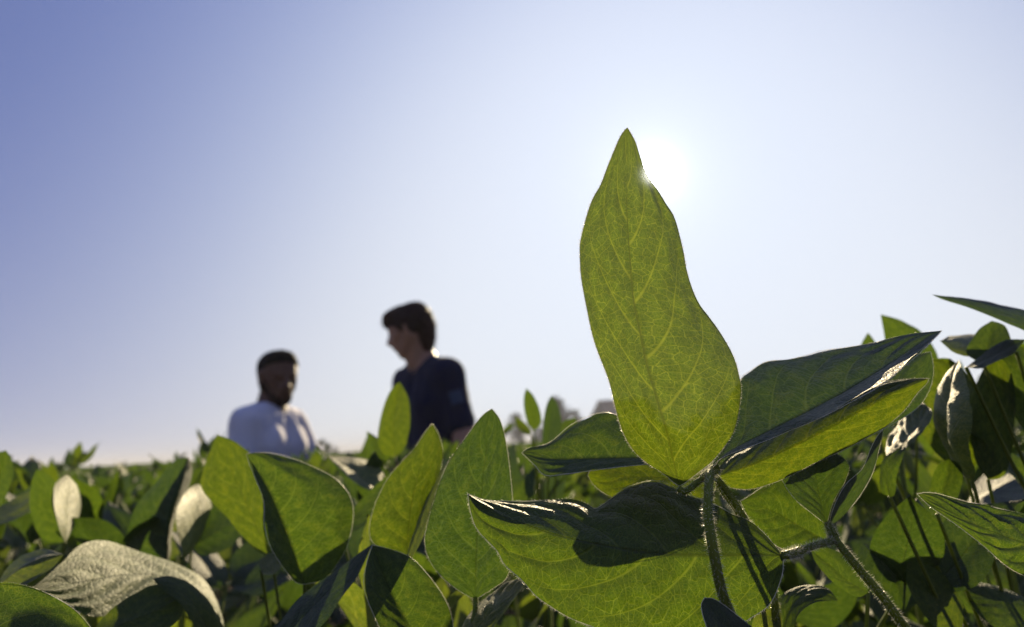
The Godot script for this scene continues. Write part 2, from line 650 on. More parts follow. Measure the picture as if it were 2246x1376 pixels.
func barn() -> void:
	var o := thing("barn", "barn with brown roof and dark end wall on the horizon beside the glowing leaf", "barn", far_at(1372, 88), 0.35)
	var wide := 6.0
	var deep := 5.0
	var eaves := 3.4
	var ridge := 5.2
	var wood := plain(0.06, 0.055, 0.07, 0.8)
	wood.albedo_texture = noise_map(0.05, 33, Color(0.7, 0.7, 0.72), Color(1, 1, 1))
	wood.uv1_triplanar = true
	var tin := plain(0.16, 0.09, 0.065, 0.6)
	tin.albedo_texture = noise_map(0.06, 35, Color(0.65, 0.6, 0.6), Color(1, 1, 1))
	tin.uv1_triplanar = true
	for k in 4:
		var st := begin()
		if k < 2:
			slab(st, Vector3(0, eaves / 2, (deep / 2 - 0.08) * (1 - 2 * k)), Vector3(wide, eaves, 0.16))
			obj("wall", st.commit(), wood, o)
		else:
			var x := (wide / 2 - 0.08) * (5 - 2 * k)
			var prism := PrismMesh.new()
			prism.size = Vector3(deep - 0.34, ridge - eaves, 0.15)
			st.append_from(prism, 0, Transform3D(Basis(Vector3.UP, PI / 2), Vector3(x, eaves + (ridge - eaves) / 2, 0)))
			slab(st, Vector3(x, eaves / 2, 0), Vector3(0.155, eaves - 0.004, deep - 0.33))
			obj("wall", st.commit(), wood, o)
	var pitch := atan2(ridge - eaves, deep / 2)
	for k in 2:
		var st := begin()
		var sgn := 1.0 - 2.0 * k
		var length := deep / 2 / cos(pitch) + 0.4
		for c in 8:
			slab(st, Vector3((c - 3.5) * 0.8, (eaves + ridge) / 2 + 0.02 + 0.02 * (c % 2), sgn * (deep / 4 + 0.1)), Vector3(0.79, 0.08, length), Basis(Vector3.RIGHT, sgn * pitch))
		obj("roof", st.commit(), tin, o)
	var door := begin()
	slab(door, Vector3(-0.6, 1.3, deep / 2 + 0.04), Vector3(2.2, 2.6, 0.08))
	var d := obj("door", door.commit(), plain(0.09, 0.07, 0.06, 0.8), o)
	var rail := begin()
	slab(rail, Vector3(-0.6, 2.68, deep / 2 + 0.06), Vector3(3.6, 0.1, 0.1))
	obj("door_rail", rail.commit(), plain(0.05, 0.05, 0.05, 0.5), d)
	for k in 2:
		var wn := begin()
		slab(wn, Vector3(1.4 + k * 0.95, 1.9, deep / 2 + 0.03), Vector3(0.7, 0.8, 0.06))
		var f := obj("window", wn.commit(), plain(0.3, 0.29, 0.27, 0.7), o)
		var gl := begin()
		slab(gl, Vector3(1.4 + k * 0.95, 1.9, deep / 2 + 0.055), Vector3(0.56, 0.66, 0.03))
		obj("pane", gl.commit(), plain(0.02, 0.025, 0.03, 0.1, 0.6), f)


# ------------------------------------------------------------------ people
func surface_net(st: SurfaceTool, bones: Array, cell: float, k: float, xf := Transform3D.IDENTITY, clips: Array = [], fuzz := 0.0, grain := Vector3(5200, 1500, 5200)) -> void:
	# tapered capsules joined by a smooth minimum, meshed as surface nets
	var lo := Vector3(1e9, 1e9, 1e9)
	var hi := -lo
	for b: Array in bones:
		var r: float = maxf(b[2], b[3]) + k * 2.0 + cell * 2.0 + fuzz
		for p: Vector3 in [b[0], b[1]]:
			lo = lo.min(p - Vector3.ONE * r)
			hi = hi.max(p + Vector3.ONE * r)
	var nx := int((hi.x - lo.x) / cell) + 2
	var ny := int((hi.y - lo.y) / cell) + 2
	var nz := int((hi.z - lo.z) / cell) + 2
	var e := PackedFloat32Array()
	e.resize(nx * ny * nz)
	for b: Array in bones:
		var a: Vector3 = b[0]
		var c: Vector3 = b[1]
		var ra: float = b[2]
		var rb: float = b[3]
		var reach := maxf(ra, rb) + k * 4.0
		var l := ((a.min(c) - Vector3.ONE * reach - lo) / cell).floor()
		var h := ((a.max(c) + Vector3.ONE * reach - lo) / cell).ceil()
		var ac := c - a
		var l2 := maxf(ac.length_squared(), 1e-9)
		for z in range(maxi(0, int(l.z)), mini(nz, int(h.z) + 1)):
			for y in range(maxi(0, int(l.y)), mini(ny, int(h.y) + 1)):
				var row := (z * ny + y) * nx
				for x in range(maxi(0, int(l.x)), mini(nx, int(h.x) + 1)):
					var p := lo + Vector3(x, y, z) * cell
					var s := clampf((p - a).dot(ac) / l2, 0.0, 1.0)
					var d := p.distance_to(a + ac * s) - (ra + (rb - ra) * s)
					if d < k * 5.0:
						e[row + x] += exp(-d / k)
	var f := PackedFloat32Array()
	f.resize(e.size())
	for z in nz:
		for y in ny:
			for x in nx:
				var i := (z * ny + y) * nx + x
				var d := 1.0
				if e[i] > 1e-4:
					d = -k * log(e[i])
					var p := lo + Vector3(x, y, z) * cell
					if fuzz > 0.0:
						d += fuzz * leaf_noise.get_noise_3d(p.x * grain.x, p.y * grain.y, p.z * grain.z)
					for cl: Array in clips:
						d = maxf(d, (cl[0] as Vector3).dot(p) - cl[1])
				f[i] = d
	var at := {}
	var sx := 1
	var sy := nx
	var sz := nx * ny
	var corner := [0, sx, sy, sx + sy, sz, sx + sz, sy + sz, sx + sy + sz]
	for z in nz - 1:
		for y in ny - 1:
			for x in nx - 1:
				var i := z * sz + y * sy + x
				var inside := 0
				for q: int in corner:
					if f[i + q] < 0.0:
						inside += 1
				if inside == 0 or inside == 8:
					continue
				var sum := Vector3.ZERO
				var n := 0
				for q0 in 8:
					for bit in [1, 2, 4]:
						if q0 & bit:
							continue
						var q1: int = q0 | bit
						var f0 := f[i + corner[q0]]
						var f1 := f[i + corner[q1]]
						if (f0 < 0.0) == (f1 < 0.0):
							continue
						var t := f0 / (f0 - f1)
						var p0 := Vector3(q0 & 1, (q0 >> 1) & 1, q0 >> 2)
						var p1 := Vector3(q1 & 1, (q1 >> 1) & 1, q1 >> 2)
						sum += p0.lerp(p1, t)
						n += 1
				at[i] = st_count
				st.set_uv(Vector2.ZERO)
				st.add_vertex(xf * (lo + (Vector3(x, y, z) + sum / n) * cell))
				st_count += 1
	for i: int in at:
		for axis in 3:
			var s1: int = [sx, sy, sz][axis]
			var u: int = [sy, sz, sx][axis]
			var w: int = [sz, sx, sy][axis]
			if (f[i] < 0.0) == (f[i + s1] < 0.0):
				continue
			if not (at.has(i - u) and at.has(i - w) and at.has(i - u - w)):
				continue
			var quad := [at[i], at[i - u], at[i - u - w], at[i - w]]
			if f[i] < 0.0:
				quad.reverse()
			for q in [0, 1, 2, 0, 2, 3]:
				st.add_index(quad[q])


func net_mesh(bones: Array, cell: float, k: float, xf := Transform3D.IDENTITY, clips: Array = [], fuzz := 0.0, grain := Vector3(5200, 1500, 5200)) -> ArrayMesh:
	var st := begin()
	st.set_smooth_group(0)
	surface_net(st, bones, cell, k, xf, clips, fuzz, grain)
	return finish(st)


func mirrored(b: Array) -> Array:
	var s := Vector3(-1, 1, 1)
	return [b[0] * s, b[1] * s, b[2], b[3]]


func head_bones(jaw: float) -> Array:
	var out := [
		[Vector3(0, 0.032, -0.032), Vector3(0, 0.036, 0.018), 0.077, 0.074],
		[Vector3(0, 0.0, 0.030), Vector3(0, -0.055, 0.040), 0.056, 0.044],
		[Vector3(0, -0.093, 0.058), Vector3(0, -0.097, 0.060), 0.019, 0.018],
		[Vector3(0, 0.012, 0.088), Vector3(0, -0.026, 0.110), 0.008, 0.012],
		[Vector3(-0.032, 0.022, 0.078), Vector3(0.032, 0.022, 0.078), 0.012, 0.012],
		[Vector3(-0.018, -0.053, 0.086), Vector3(0.018, -0.053, 0.086), 0.006, 0.006],
		[Vector3(-0.016, -0.064, 0.084), Vector3(0.016, -0.064, 0.084), 0.006, 0.006],
	]
	for b in [
		[Vector3(0.046, -0.035, 0.0), Vector3(0.012, -0.088, 0.052), 0.028 * jaw, 0.020 * jaw],
		[Vector3(0.045, -0.012, 0.058), Vector3(0.03, -0.03, 0.07), 0.016, 0.014],
		[Vector3(0.076, 0.012, -0.006), Vector3(0.074, -0.024, 0.0), 0.014, 0.009],
		[Vector3(0.012, -0.03, 0.098), Vector3(0.013, -0.031, 0.098), 0.007, 0.007],
	]:
		out.append(b)
		out.append(mirrored(b))
	return out


func hand(st: SurfaceTool, wrist: Vector3, down: Vector3, palm_to: Vector3, thumb_to: Vector3) -> void:
	# palm, four unequal fingers that curl a little, and a thumb from the side of the palm
	var across := down.cross(palm_to).normalized()
	if across.dot(thumb_to) < 0.0:
		across = -across
	var bones := []
	for k in 4:
		var root := wrist + down * 0.085 + across * (0.030 - 0.020 * k)
		bones.append([wrist + down * 0.01 + across * (0.012 - 0.008 * k), root, 0.014, 0.012])
		var length: float = [0.040, 0.045, 0.042, 0.033][k]
		var d1 := (down + palm_to * 0.30).normalized()
		var d2 := (down + palm_to * 0.85).normalized()
		bones.append([root, root + d1 * length, 0.0092, 0.0084])
		bones.append([root + d1 * length, root + d1 * length + d2 * length * 0.85, 0.0084, 0.0070])
	var tr := wrist + down * 0.03 + across * 0.022
	var t1 := tr + (down * 0.7 + across * 0.7 + palm_to * 0.3).normalized() * 0.04
	bones.append([tr, t1, 0.012, 0.010])
	bones.append([t1, t1 + (down + across * 0.1 + palm_to * 0.35).normalized() * 0.032, 0.0098, 0.008])
	surface_net(st, bones, 0.0035, 0.004)


func person(label: String, head: Vector3, turn: float, s: float, look: Dictionary) -> Node3D:
	# head: where the middle of the head is to be; the feet stand on the soil below
	var o := thing("person", label, "person", Vector3.ZERO, turn, "")
	# joints, feet on the ground, facing +z
	var lean: float = look.lean
	var hips := Vector3(0, 0.93, 0)
	var chest := Vector3(0, 1.27, lean * 0.5)
	var collar := Vector3(0, 1.43, lean)
	var skull: Vector3 = Vector3(0, 1.645, lean + 0.055) + look.head_at
	s = head.y / skull.y
	var off := Basis(Vector3.UP, turn) * skull * s
	o.position = Vector3(head.x - off.x, 0.0, head.z - off.z)
	var arms: Array = look.arms                     # for each side: elbow and wrist
	var torso := []
	for x in [-1, 1]:
		torso.append([Vector3(0.075 * x, 0.93, 0), Vector3(0.07 * x, 1.08, lean * 0.2), 0.105, 0.095])
		torso.append([Vector3(0.07 * x, 1.08, lean * 0.2), Vector3(0.085 * x, 1.28, lean * 0.5), 0.095, 0.108])
		torso.append([Vector3(0.085 * x, 1.28, lean * 0.5), Vector3(0.075 * x, 1.37, lean * 0.85 - 0.01), 0.108, 0.075])
		torso.append([Vector3(0.04 * x, 1.425, lean - 0.01), Vector3(0.175 * x, 1.39, lean * 0.9 - 0.01), 0.055, 0.062])
	var upper := []
	var fore := []
	for k in 2:
		var x := -1.0 + 2.0 * k
		var sh := Vector3(0.19 * x, 1.385, lean * 0.9 - 0.01)
		var el: Vector3 = arms[k][0]
		var wr: Vector3 = arms[k][1]
		upper.append([sh, el, 0.056, 0.042])
		fore.append([el, el.lerp(wr, 0.35), 0.042, 0.044])
		fore.append([el.lerp(wr, 0.35), wr, 0.044, 0.028])
	var legs := []
	for x in [-1, 1]:
		legs.append([Vector3(0.09 * x, 0.90, 0), Vector3(0.10 * x, 0.50, 0.02), 0.088, 0.060])
		legs.append([Vector3(0.10 * x, 0.50, 0.02), Vector3(0.105 * x, 0.33, 0.0), 0.058, 0.056])
		legs.append([Vector3(0.105 * x, 0.33, 0.0), Vector3(0.11 * x, 0.09, -0.02), 0.056, 0.038])
		legs.append([Vector3(0.11 * x, 0.06, -0.04), Vector3(0.12 * x, 0.035, 0.13), 0.045, 0.030])
	var neck := [[collar + Vector3(0, -0.02, -0.02), skull + Vector3(0, -0.06, -0.03), 0.070, 0.060]]
	var st := begin()
	st.set_smooth_group(0)
	surface_net(st, torso + upper + fore + legs + neck, 0.0125, 0.018)
	var turned := Basis(Vector3.UP, look.head_turn) * Basis(Vector3.RIGHT, look.head_nod)
	var hx := Transform3D(turned.scaled(Vector3.ONE * float(look.head_size)), skull)
	surface_net(st, head_bones(look.jaw) + [[Vector3(0, -0.03, -0.02), hx.affine_inverse() * (skull + Vector3(0, -0.14, -0.04)), 0.056, 0.058]], 0.0042, 0.008, hx)
	for k in 2:
		var el: Vector3 = arms[k][0]
		var wr: Vector3 = arms[k][1]
		var down := (wr - el).normalized()
		var inward := Vector3(1.0 - 2.0 * k, 0, 0)
		inward = (inward - down * inward.dot(down)).normalized()
		hand(st, wr, down, inward, Vector3(0, 0.3, 1))
	obj("body", finish(st), look.skin, o)
	# eyes
	for x in [-1, 1]:
		var ball := SphereMesh.new()
		ball.radius = 0.0118
		ball.height = 0.0236
		ball.radial_segments = 16
		ball.rings = 8
		var eye := obj("eye", ball, plain(0.30, 0.27, 0.25, 0.2), o)
		eye.position = hx * Vector3(0.031 * x, 0.004, 0.0755)
		var iris := SphereMesh.new()
		iris.radius = 0.0062
		iris.height = 0.0124
		iris.radial_segments = 12
		iris.rings = 6
		var ir := obj("iris", iris, plain(0.02, 0.012, 0.008, 0.2), eye)
		ir.position = turned * Vector3(0, -0.001, 0.0065)
	# hair, beard
	obj("hair", net_mesh(look.hair, 0.005, 0.010, hx, look.hair_clip, look.hair_fuzz), look.hair_color, o)
	var vs := PackedVector3Array()
	var ns := PackedVector3Array()
	for i in 1100:
		var b: Array = look.hair[rng.randi() % (look.hair as Array).size()]
		var d := Vector3(rng.randfn(), rng.randfn() + 0.3, rng.randfn() - 0.3).normalized()
		var t := rng.randf()
		var p := (b[0] as Vector3).lerp(b[1], t) + d * lerpf(b[2], b[3], t) * 0.96
		if look.hair_clip.size() and Vector3(0, -1.0, 0.55).dot(p) > -0.032:
			continue
		var lay := (d * 0.55 + Vector3(rng.randfn() * 0.35, -0.45, (0.5 if p.z > 0.05 else -0.35) + rng.randfn() * 0.3)).normalized()
		spike(vs, ns, hx * p, turned * lay, look.strand * rng.randf_range(0.4, 1.2), 0.0009)
	obj("hair_strands", spikes_mesh(vs, ns), look.hair_color, o).set_meta("kind", "stuff")
	if look.has("beard"):
		obj("beard", net_mesh(look.beard, 0.005, 0.008, hx, [], 0.003), plain(0.035, 0.02, 0.013, 0.85, 0.2), o)
	# clothes
	var grown := []
	for b: Array in torso:
		grown.append([b[0], b[1], b[2] + 0.014, b[3] + 0.016])
	for k in 2:
		var b: Array = upper[k]
		grown.append([b[0], (b[0] as Vector3).lerp(b[1], look.sleeve), 0.068, 0.064])
		if look.sleeve > 0.95:
			var fo: Array = fore[k * 2]
			grown.append([fo[0], arms[k][1], 0.056, 0.042])
	obj("t_shirt" if look.sleeve < 0.95 else "shirt", net_mesh(grown, 0.0125, 0.016, Transform3D.IDENTITY, [[Vector3(0, -1, 0), -0.86]], 0.011, Vector3(620, 240, 620)), look.shirt, o)
	var ring := begin()
	var loop := PackedVector3Array()
	for i in 25:
		var a := TAU * i / 24.0
		loop.append(collar + Vector3(sin(a) * 0.082, 0.022 - cos(a) * 0.024, cos(a) * 0.078 - 0.012))
	tube(ring, loop, 0.008, 0.008, 6)
	obj("collar", finish(ring), look.shirt, o)
	var trousers := []
	for b: Array in legs:
		if (b[1] as Vector3).y > 0.08:
			trousers.append([b[0], b[1], b[2] + 0.016, b[3] + 0.022])
	for x in [-1, 1]:
		trousers.append([Vector3(0.075 * x, 0.90, 0), Vector3(0.07 * x, 0.98, 0), 0.113, 0.106])
	obj("trousers", net_mesh(trousers, 0.0145, 0.016, Transform3D.IDENTITY, [[Vector3(0, 1, 0), 0.99], [Vector3(0, -1, 0), -0.07]], 0.008, Vector3(620, 300, 620)), look.trousers, o)
	for x in [-1, 1]:
		obj("shoe", net_mesh([[Vector3(0.11 * x, 0.055, -0.045), Vector3(0.12 * x, 0.04, 0.14), 0.052, 0.038], [Vector3(0.11 * x, 0.09, -0.03), Vector3(0.11 * x, 0.10, -0.03), 0.048, 0.046]], 0.011, 0.01, Transform3D.IDENTITY, [[Vector3(0, -1, 0), 0.0]]), plain(0.05, 0.04, 0.035, 0.7), o)
	if look.has("badge"):
		var b: Array = upper[1]
		var sh: Vector3 = b[0]
		var down := ((b[1] as Vector3) - sh).normalized()
		var out := (Vector3(0.82, 0.0, 0.35) - down * Vector3(0.82, 0.0, 0.35).dot(down)).normalized()
		var side := down.cross(out)
		var pst := begin()
		var nu := 8
		for i in nu + 1:
			for j in nu + 1:
				var a := (i / float(nu) - 0.5) * 0.8
				pst.set_uv(Vector2(i, j) / nu)
				pst.add_vertex(sh + down * (0.085 + 0.06 * j / nu) + (out * cos(a) + side * sin(a)) * 0.0775)
		for i in nu:
			for j in nu:
				var q := i * (nu + 1) + j
				for w in [q, q + nu + 1, q + 1, q + 1, q + nu + 1, q + nu + 2]:
					pst.add_index(w)
		var badge := obj("sleeve_badge", finish(pst), plain(0.03, 0.05, 0.095, 0.8), o)
		badge.set_meta("label", "pale blue badge on the navy sleeve")
	o.scale = Vector3.ONE * s
	return o


func cloth(c: Color, seed_: int) -> StandardMaterial3D:
	var m := StandardMaterial3D.new()
	m.albedo_color = c
	m.roughness = 0.85
	m.metallic_specular = 0.25
	m.rim_enabled = true
	m.rim = 0.35
	m.albedo_texture = noise_map(0.09, seed_, Color(0.9, 0.9, 0.9), Color(1, 1, 1))
	m.uv1_triplanar = true
	m.uv1_scale = Vector3(6, 6, 6)
	return m


func people() -> void:
	var pale_skin := plain(0.36, 0.20, 0.13, 0.5)
	pale_skin.subsurf_scatter_enabled = true
	pale_skin.subsurf_scatter_strength = 0.15
	var brown_skin := plain(0.125, 0.062, 0.036, 0.5)
	brown_skin.subsurf_scatter_enabled = true
	brown_skin.subsurf_scatter_strength = 0.12
	var dark_hair := plain(0.024, 0.012, 0.008, 0.6, 0.3)
	dark_hair.backlight_enabled = true
	dark_hair.backlight = Color(0.42, 0.30, 0.22)
	var black_hair := plain(0.014, 0.010, 0.008, 0.8, 0.2)

	# the person in navy, seen from the side, looking down to the left
	var tall := [
		[Vector3(0, 0.046, -0.038), Vector3(0, 0.054, 0.018), 0.082, 0.076],
		[Vector3(0, 0.0, -0.070), Vector3(0, -0.045, -0.062), 0.055, 0.046],
		[Vector3(0, -0.05, -0.060), Vector3(0, -0.085, -0.058), 0.044, 0.036],
		[Vector3(-0.028, 0.080, 0.062), Vector3(0.03, 0.084, 0.070), 0.030, 0.028],
		[Vector3(-0.01, 0.080, 0.078), Vector3(0.012, 0.072, 0.106), 0.018, 0.004],
		[Vector3(0.02, 0.076, 0.078), Vector3(0.03, 0.050, 0.096), 0.016, 0.004],
	]
	for b in [[Vector3(0.062, 0.045, -0.02), Vector3(0.066, 0.0, -0.03), 0.030, 0.022], [Vector3(0.064, 0.03, 0.02), Vector3(0.068, -0.005, 0.005), 0.018, 0.010]]:
		tall.append(b)
		tall.append(mirrored(b))
	var p1 := px(899, 726, 345)
	person("person in navy T-shirt with blue sleeve badge, seen in profile looking down", p1, -0.95, 1.005, {
		"lean": 0.045, "head_at": Vector3(0, -0.028, 0.015), "head_turn": -0.75, "head_nod": 0.24, "jaw": 1.0,
		"arms": [[Vector3(-0.25, 1.11, 0.06), Vector3(-0.22, 0.88, 0.18)], [Vector3(0.255, 1.10, -0.01), Vector3(0.25, 0.86, 0.10)]],
		"skin": pale_skin, "hair": tall, "hair_clip": [], "hair_fuzz": 0.012, "strand": 0.030, "head_size": 1.0, "hair_color": dark_hair,
		"sleeve": 0.72, "shirt": cloth(lin(0.010, 0.013, 0.042), 61), "trousers": cloth(lin(0.05, 0.06, 0.09), 62), "badge": true,
	})
	# the person in white, three-quarter face, looking down to the right
	var short := [
		[Vector3(0, 0.037, -0.033), Vector3(0, 0.042, 0.016), 0.081, 0.079],
		[Vector3(-0.02, 0.085, 0.040), Vector3(0.02, 0.085, 0.040), 0.032, 0.032],
	]
	var beard := [[Vector3(-0.026, -0.078, 0.060), Vector3(0.026, -0.080, 0.058), 0.017, 0.017], [Vector3(0, -0.093, 0.056), Vector3(0, -0.098, 0.060), 0.023, 0.022], [Vector3(-0.02, -0.046, 0.089), Vector3(0.02, -0.046, 0.089), 0.005, 0.005]]
	for b in [[Vector3(0.052, -0.035, 0.006), Vector3(0.018, -0.088, 0.054), 0.0245, 0.0215], [Vector3(0.062, 0.0, 0.008), Vector3(0.054, -0.035, 0.01), 0.010, 0.020]]:
		beard.append(b)
		beard.append(mirrored(b))
	var p0 := px(609, 829, 320)
	person("person in white shirt with short dark hair and beard, looking down to the right", p0, 1.30, 0.885, {
		"lean": 0.035, "head_at": Vector3(0, -0.035, -0.025), "head_turn": -0.62, "head_nod": 0.20, "jaw": 1.05,
		"arms": [[Vector3(-0.26, 1.12, 0.02), Vector3(-0.22, 0.92, 0.18)], [Vector3(0.27, 1.14, 0.13), Vector3(0.20, 0.93, 0.27)]],
		"skin": brown_skin, "hair": short, "hair_clip": [[Vector3(0, -1.0, 0.55), -0.032]], "hair_fuzz": 0.005, "strand": 0.012, "head_size": 1.13, "hair_color": black_hair, "beard": beard,
		"sleeve": 0.80, "shirt": cloth(lin(0.66, 0.66, 0.78), 63), "trousers": cloth(lin(0.12, 0.11, 0.10), 64),
	})


# ------------------------------------------------------------------ the plants nearest the lens
# Every blade is given by its midrib, left and right edge: x and y in the photograph, then the depth in centimetres.
func near_plants() -> void:
	hero_plant()
	shadowed_plant()
	right_edge_plants()
	left_plants()
	middle_plants()


func hero_plant() -> void:
	var o := plant("soybean plant with one tall upright leaf glowing in front of the sun", Vector2(0.11, -0.30))
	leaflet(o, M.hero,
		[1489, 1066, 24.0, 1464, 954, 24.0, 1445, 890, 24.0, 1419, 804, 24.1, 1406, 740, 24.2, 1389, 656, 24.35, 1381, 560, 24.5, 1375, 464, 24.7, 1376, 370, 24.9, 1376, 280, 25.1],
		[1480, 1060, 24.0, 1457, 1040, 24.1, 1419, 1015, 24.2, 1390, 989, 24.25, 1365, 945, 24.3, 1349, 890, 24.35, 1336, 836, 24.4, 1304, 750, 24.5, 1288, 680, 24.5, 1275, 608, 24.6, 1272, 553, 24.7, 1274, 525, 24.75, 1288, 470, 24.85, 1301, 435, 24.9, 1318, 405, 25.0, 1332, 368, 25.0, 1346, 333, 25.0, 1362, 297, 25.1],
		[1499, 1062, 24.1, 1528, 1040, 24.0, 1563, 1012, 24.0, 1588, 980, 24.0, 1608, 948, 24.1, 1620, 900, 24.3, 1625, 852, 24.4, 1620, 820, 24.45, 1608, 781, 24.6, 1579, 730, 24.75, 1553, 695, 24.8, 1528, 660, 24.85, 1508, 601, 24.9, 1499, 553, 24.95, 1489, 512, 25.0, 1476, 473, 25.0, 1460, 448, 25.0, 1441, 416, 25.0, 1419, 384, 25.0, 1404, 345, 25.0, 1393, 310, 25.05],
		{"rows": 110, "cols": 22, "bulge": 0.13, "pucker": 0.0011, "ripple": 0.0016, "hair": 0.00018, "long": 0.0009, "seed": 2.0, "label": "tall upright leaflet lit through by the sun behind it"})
	# the left leaflet, half hidden behind it
	leaflet(o, M.leaf,
		[1556, 1032, 26.0, 1470, 1010, 26.6, 1400, 1006, 27.2, 1341, 1006, 27.6, 1270, 1007, 28.0, 1206, 1007, 28.3, 1172, 1001, 28.5, 1145, 994, 28.6],
		[1540, 1034, 25.6, 1480, 1026, 25.6, 1418, 1020, 25.8, 1340, 1027, 26.0, 1290, 1034, 26.2, 1240, 1040, 26.6, 1196, 1043, 27.2, 1172, 1020, 28.0],
		[1540, 990, 27.4, 1480, 940, 28.6, 1420, 915, 29.2, 1370, 916, 29.6, 1330, 905, 29.8, 1292, 913, 29.8, 1250, 934, 29.7, 1205, 971, 29.2, 1160, 984, 28.9],
		{"rows": 60, "cols": 12, "hair": 0.0004, "long": 0.0007, "ripple": 0.002})
	# the right leaflet: silvery upper face, its lower half folded towards the lens
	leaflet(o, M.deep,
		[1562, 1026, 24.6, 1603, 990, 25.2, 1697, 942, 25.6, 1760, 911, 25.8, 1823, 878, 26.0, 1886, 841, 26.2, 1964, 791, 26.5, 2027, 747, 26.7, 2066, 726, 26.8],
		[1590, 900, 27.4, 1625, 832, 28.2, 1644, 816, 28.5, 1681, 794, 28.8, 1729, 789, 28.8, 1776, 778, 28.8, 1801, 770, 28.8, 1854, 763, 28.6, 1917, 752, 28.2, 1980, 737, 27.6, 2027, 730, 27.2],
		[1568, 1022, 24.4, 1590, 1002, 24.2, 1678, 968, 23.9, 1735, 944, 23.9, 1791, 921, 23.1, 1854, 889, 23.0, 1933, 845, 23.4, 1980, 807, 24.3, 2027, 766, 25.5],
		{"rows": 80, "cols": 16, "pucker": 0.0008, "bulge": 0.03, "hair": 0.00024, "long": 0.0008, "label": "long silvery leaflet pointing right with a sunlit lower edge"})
	var joint := px(1560, 1036, 24.6)
	stalk(o, "leaf_stalk", traced([1487, 1071, 24.0, 1503, 1078, 24.0, 1530, 1058, 24.2, 1560, 1034, 24.6]), 0.0011, 0.0010, 0.00012)
	stalk(o, "petiole", traced([1559, 1036, 24.5, 1555, 1066, 23.8, 1553, 1130, 22.7, 1561, 1185, 22.3, 1570, 1235, 22.2, 1584, 1300, 22.2, 1606, 1360, 22.4, 1640, 1450, 23.0, 1690, 1600, 25.0]), 0.00135, 0.0019, 0.00008, 12)
	stalk(o, "swollen_joint", traced([1540, 1050, 24.4, 1553, 1041, 24.5, 1562, 1034, 24.6, 1572, 1028, 24.7]), 0.0014, 0.0017, 0.00004, 10)
	rooted(o, px(1690, 1590, 25.2), [])
	# the bright leaf behind it, on its own petiole
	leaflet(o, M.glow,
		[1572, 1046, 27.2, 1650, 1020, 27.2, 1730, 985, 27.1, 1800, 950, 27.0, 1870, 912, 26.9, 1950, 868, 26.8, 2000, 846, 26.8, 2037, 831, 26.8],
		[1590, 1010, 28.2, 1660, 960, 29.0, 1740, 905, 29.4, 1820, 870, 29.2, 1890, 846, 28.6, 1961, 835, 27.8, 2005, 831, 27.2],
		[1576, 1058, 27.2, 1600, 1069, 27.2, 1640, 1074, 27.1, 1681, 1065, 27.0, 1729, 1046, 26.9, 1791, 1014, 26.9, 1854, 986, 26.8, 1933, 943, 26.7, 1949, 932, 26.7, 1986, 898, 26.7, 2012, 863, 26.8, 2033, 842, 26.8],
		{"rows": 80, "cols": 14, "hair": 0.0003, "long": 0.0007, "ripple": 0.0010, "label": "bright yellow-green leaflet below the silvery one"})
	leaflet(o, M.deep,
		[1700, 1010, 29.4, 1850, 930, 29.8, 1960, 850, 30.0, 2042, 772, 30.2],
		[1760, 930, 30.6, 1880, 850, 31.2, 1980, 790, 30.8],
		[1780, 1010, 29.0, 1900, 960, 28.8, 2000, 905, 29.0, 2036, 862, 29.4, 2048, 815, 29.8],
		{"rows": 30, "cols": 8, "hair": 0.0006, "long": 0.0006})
	# the pale green leaflet behind the left one, whose shade falls on the broad leaf below
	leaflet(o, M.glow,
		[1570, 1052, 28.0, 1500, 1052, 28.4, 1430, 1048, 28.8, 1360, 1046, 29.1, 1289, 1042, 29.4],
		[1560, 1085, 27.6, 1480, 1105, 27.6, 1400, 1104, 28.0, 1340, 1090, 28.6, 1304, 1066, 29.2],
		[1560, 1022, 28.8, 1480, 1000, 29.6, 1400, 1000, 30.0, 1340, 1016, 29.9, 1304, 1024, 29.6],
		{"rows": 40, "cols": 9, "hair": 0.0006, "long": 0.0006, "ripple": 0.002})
	stalk(o, "petiole", traced([1566, 1042, 26.6, 1584, 1064, 26.4, 1604, 1092, 26.2, 1632, 1136, 26.2, 1672, 1210, 26.6, 1700, 1330, 27.4, 1705, 1590, 27.0]), 0.00115, 0.0016, 0.00009, 12)
	stalk(o, "petiole", traced([1572, 1060, 27.6, 1596, 1096, 27.4, 1618, 1128, 27.6, 1660, 1230, 28.0, 1700, 1600, 27.0]), 0.0007, 0.0010, 0.0002)
	settle(o)


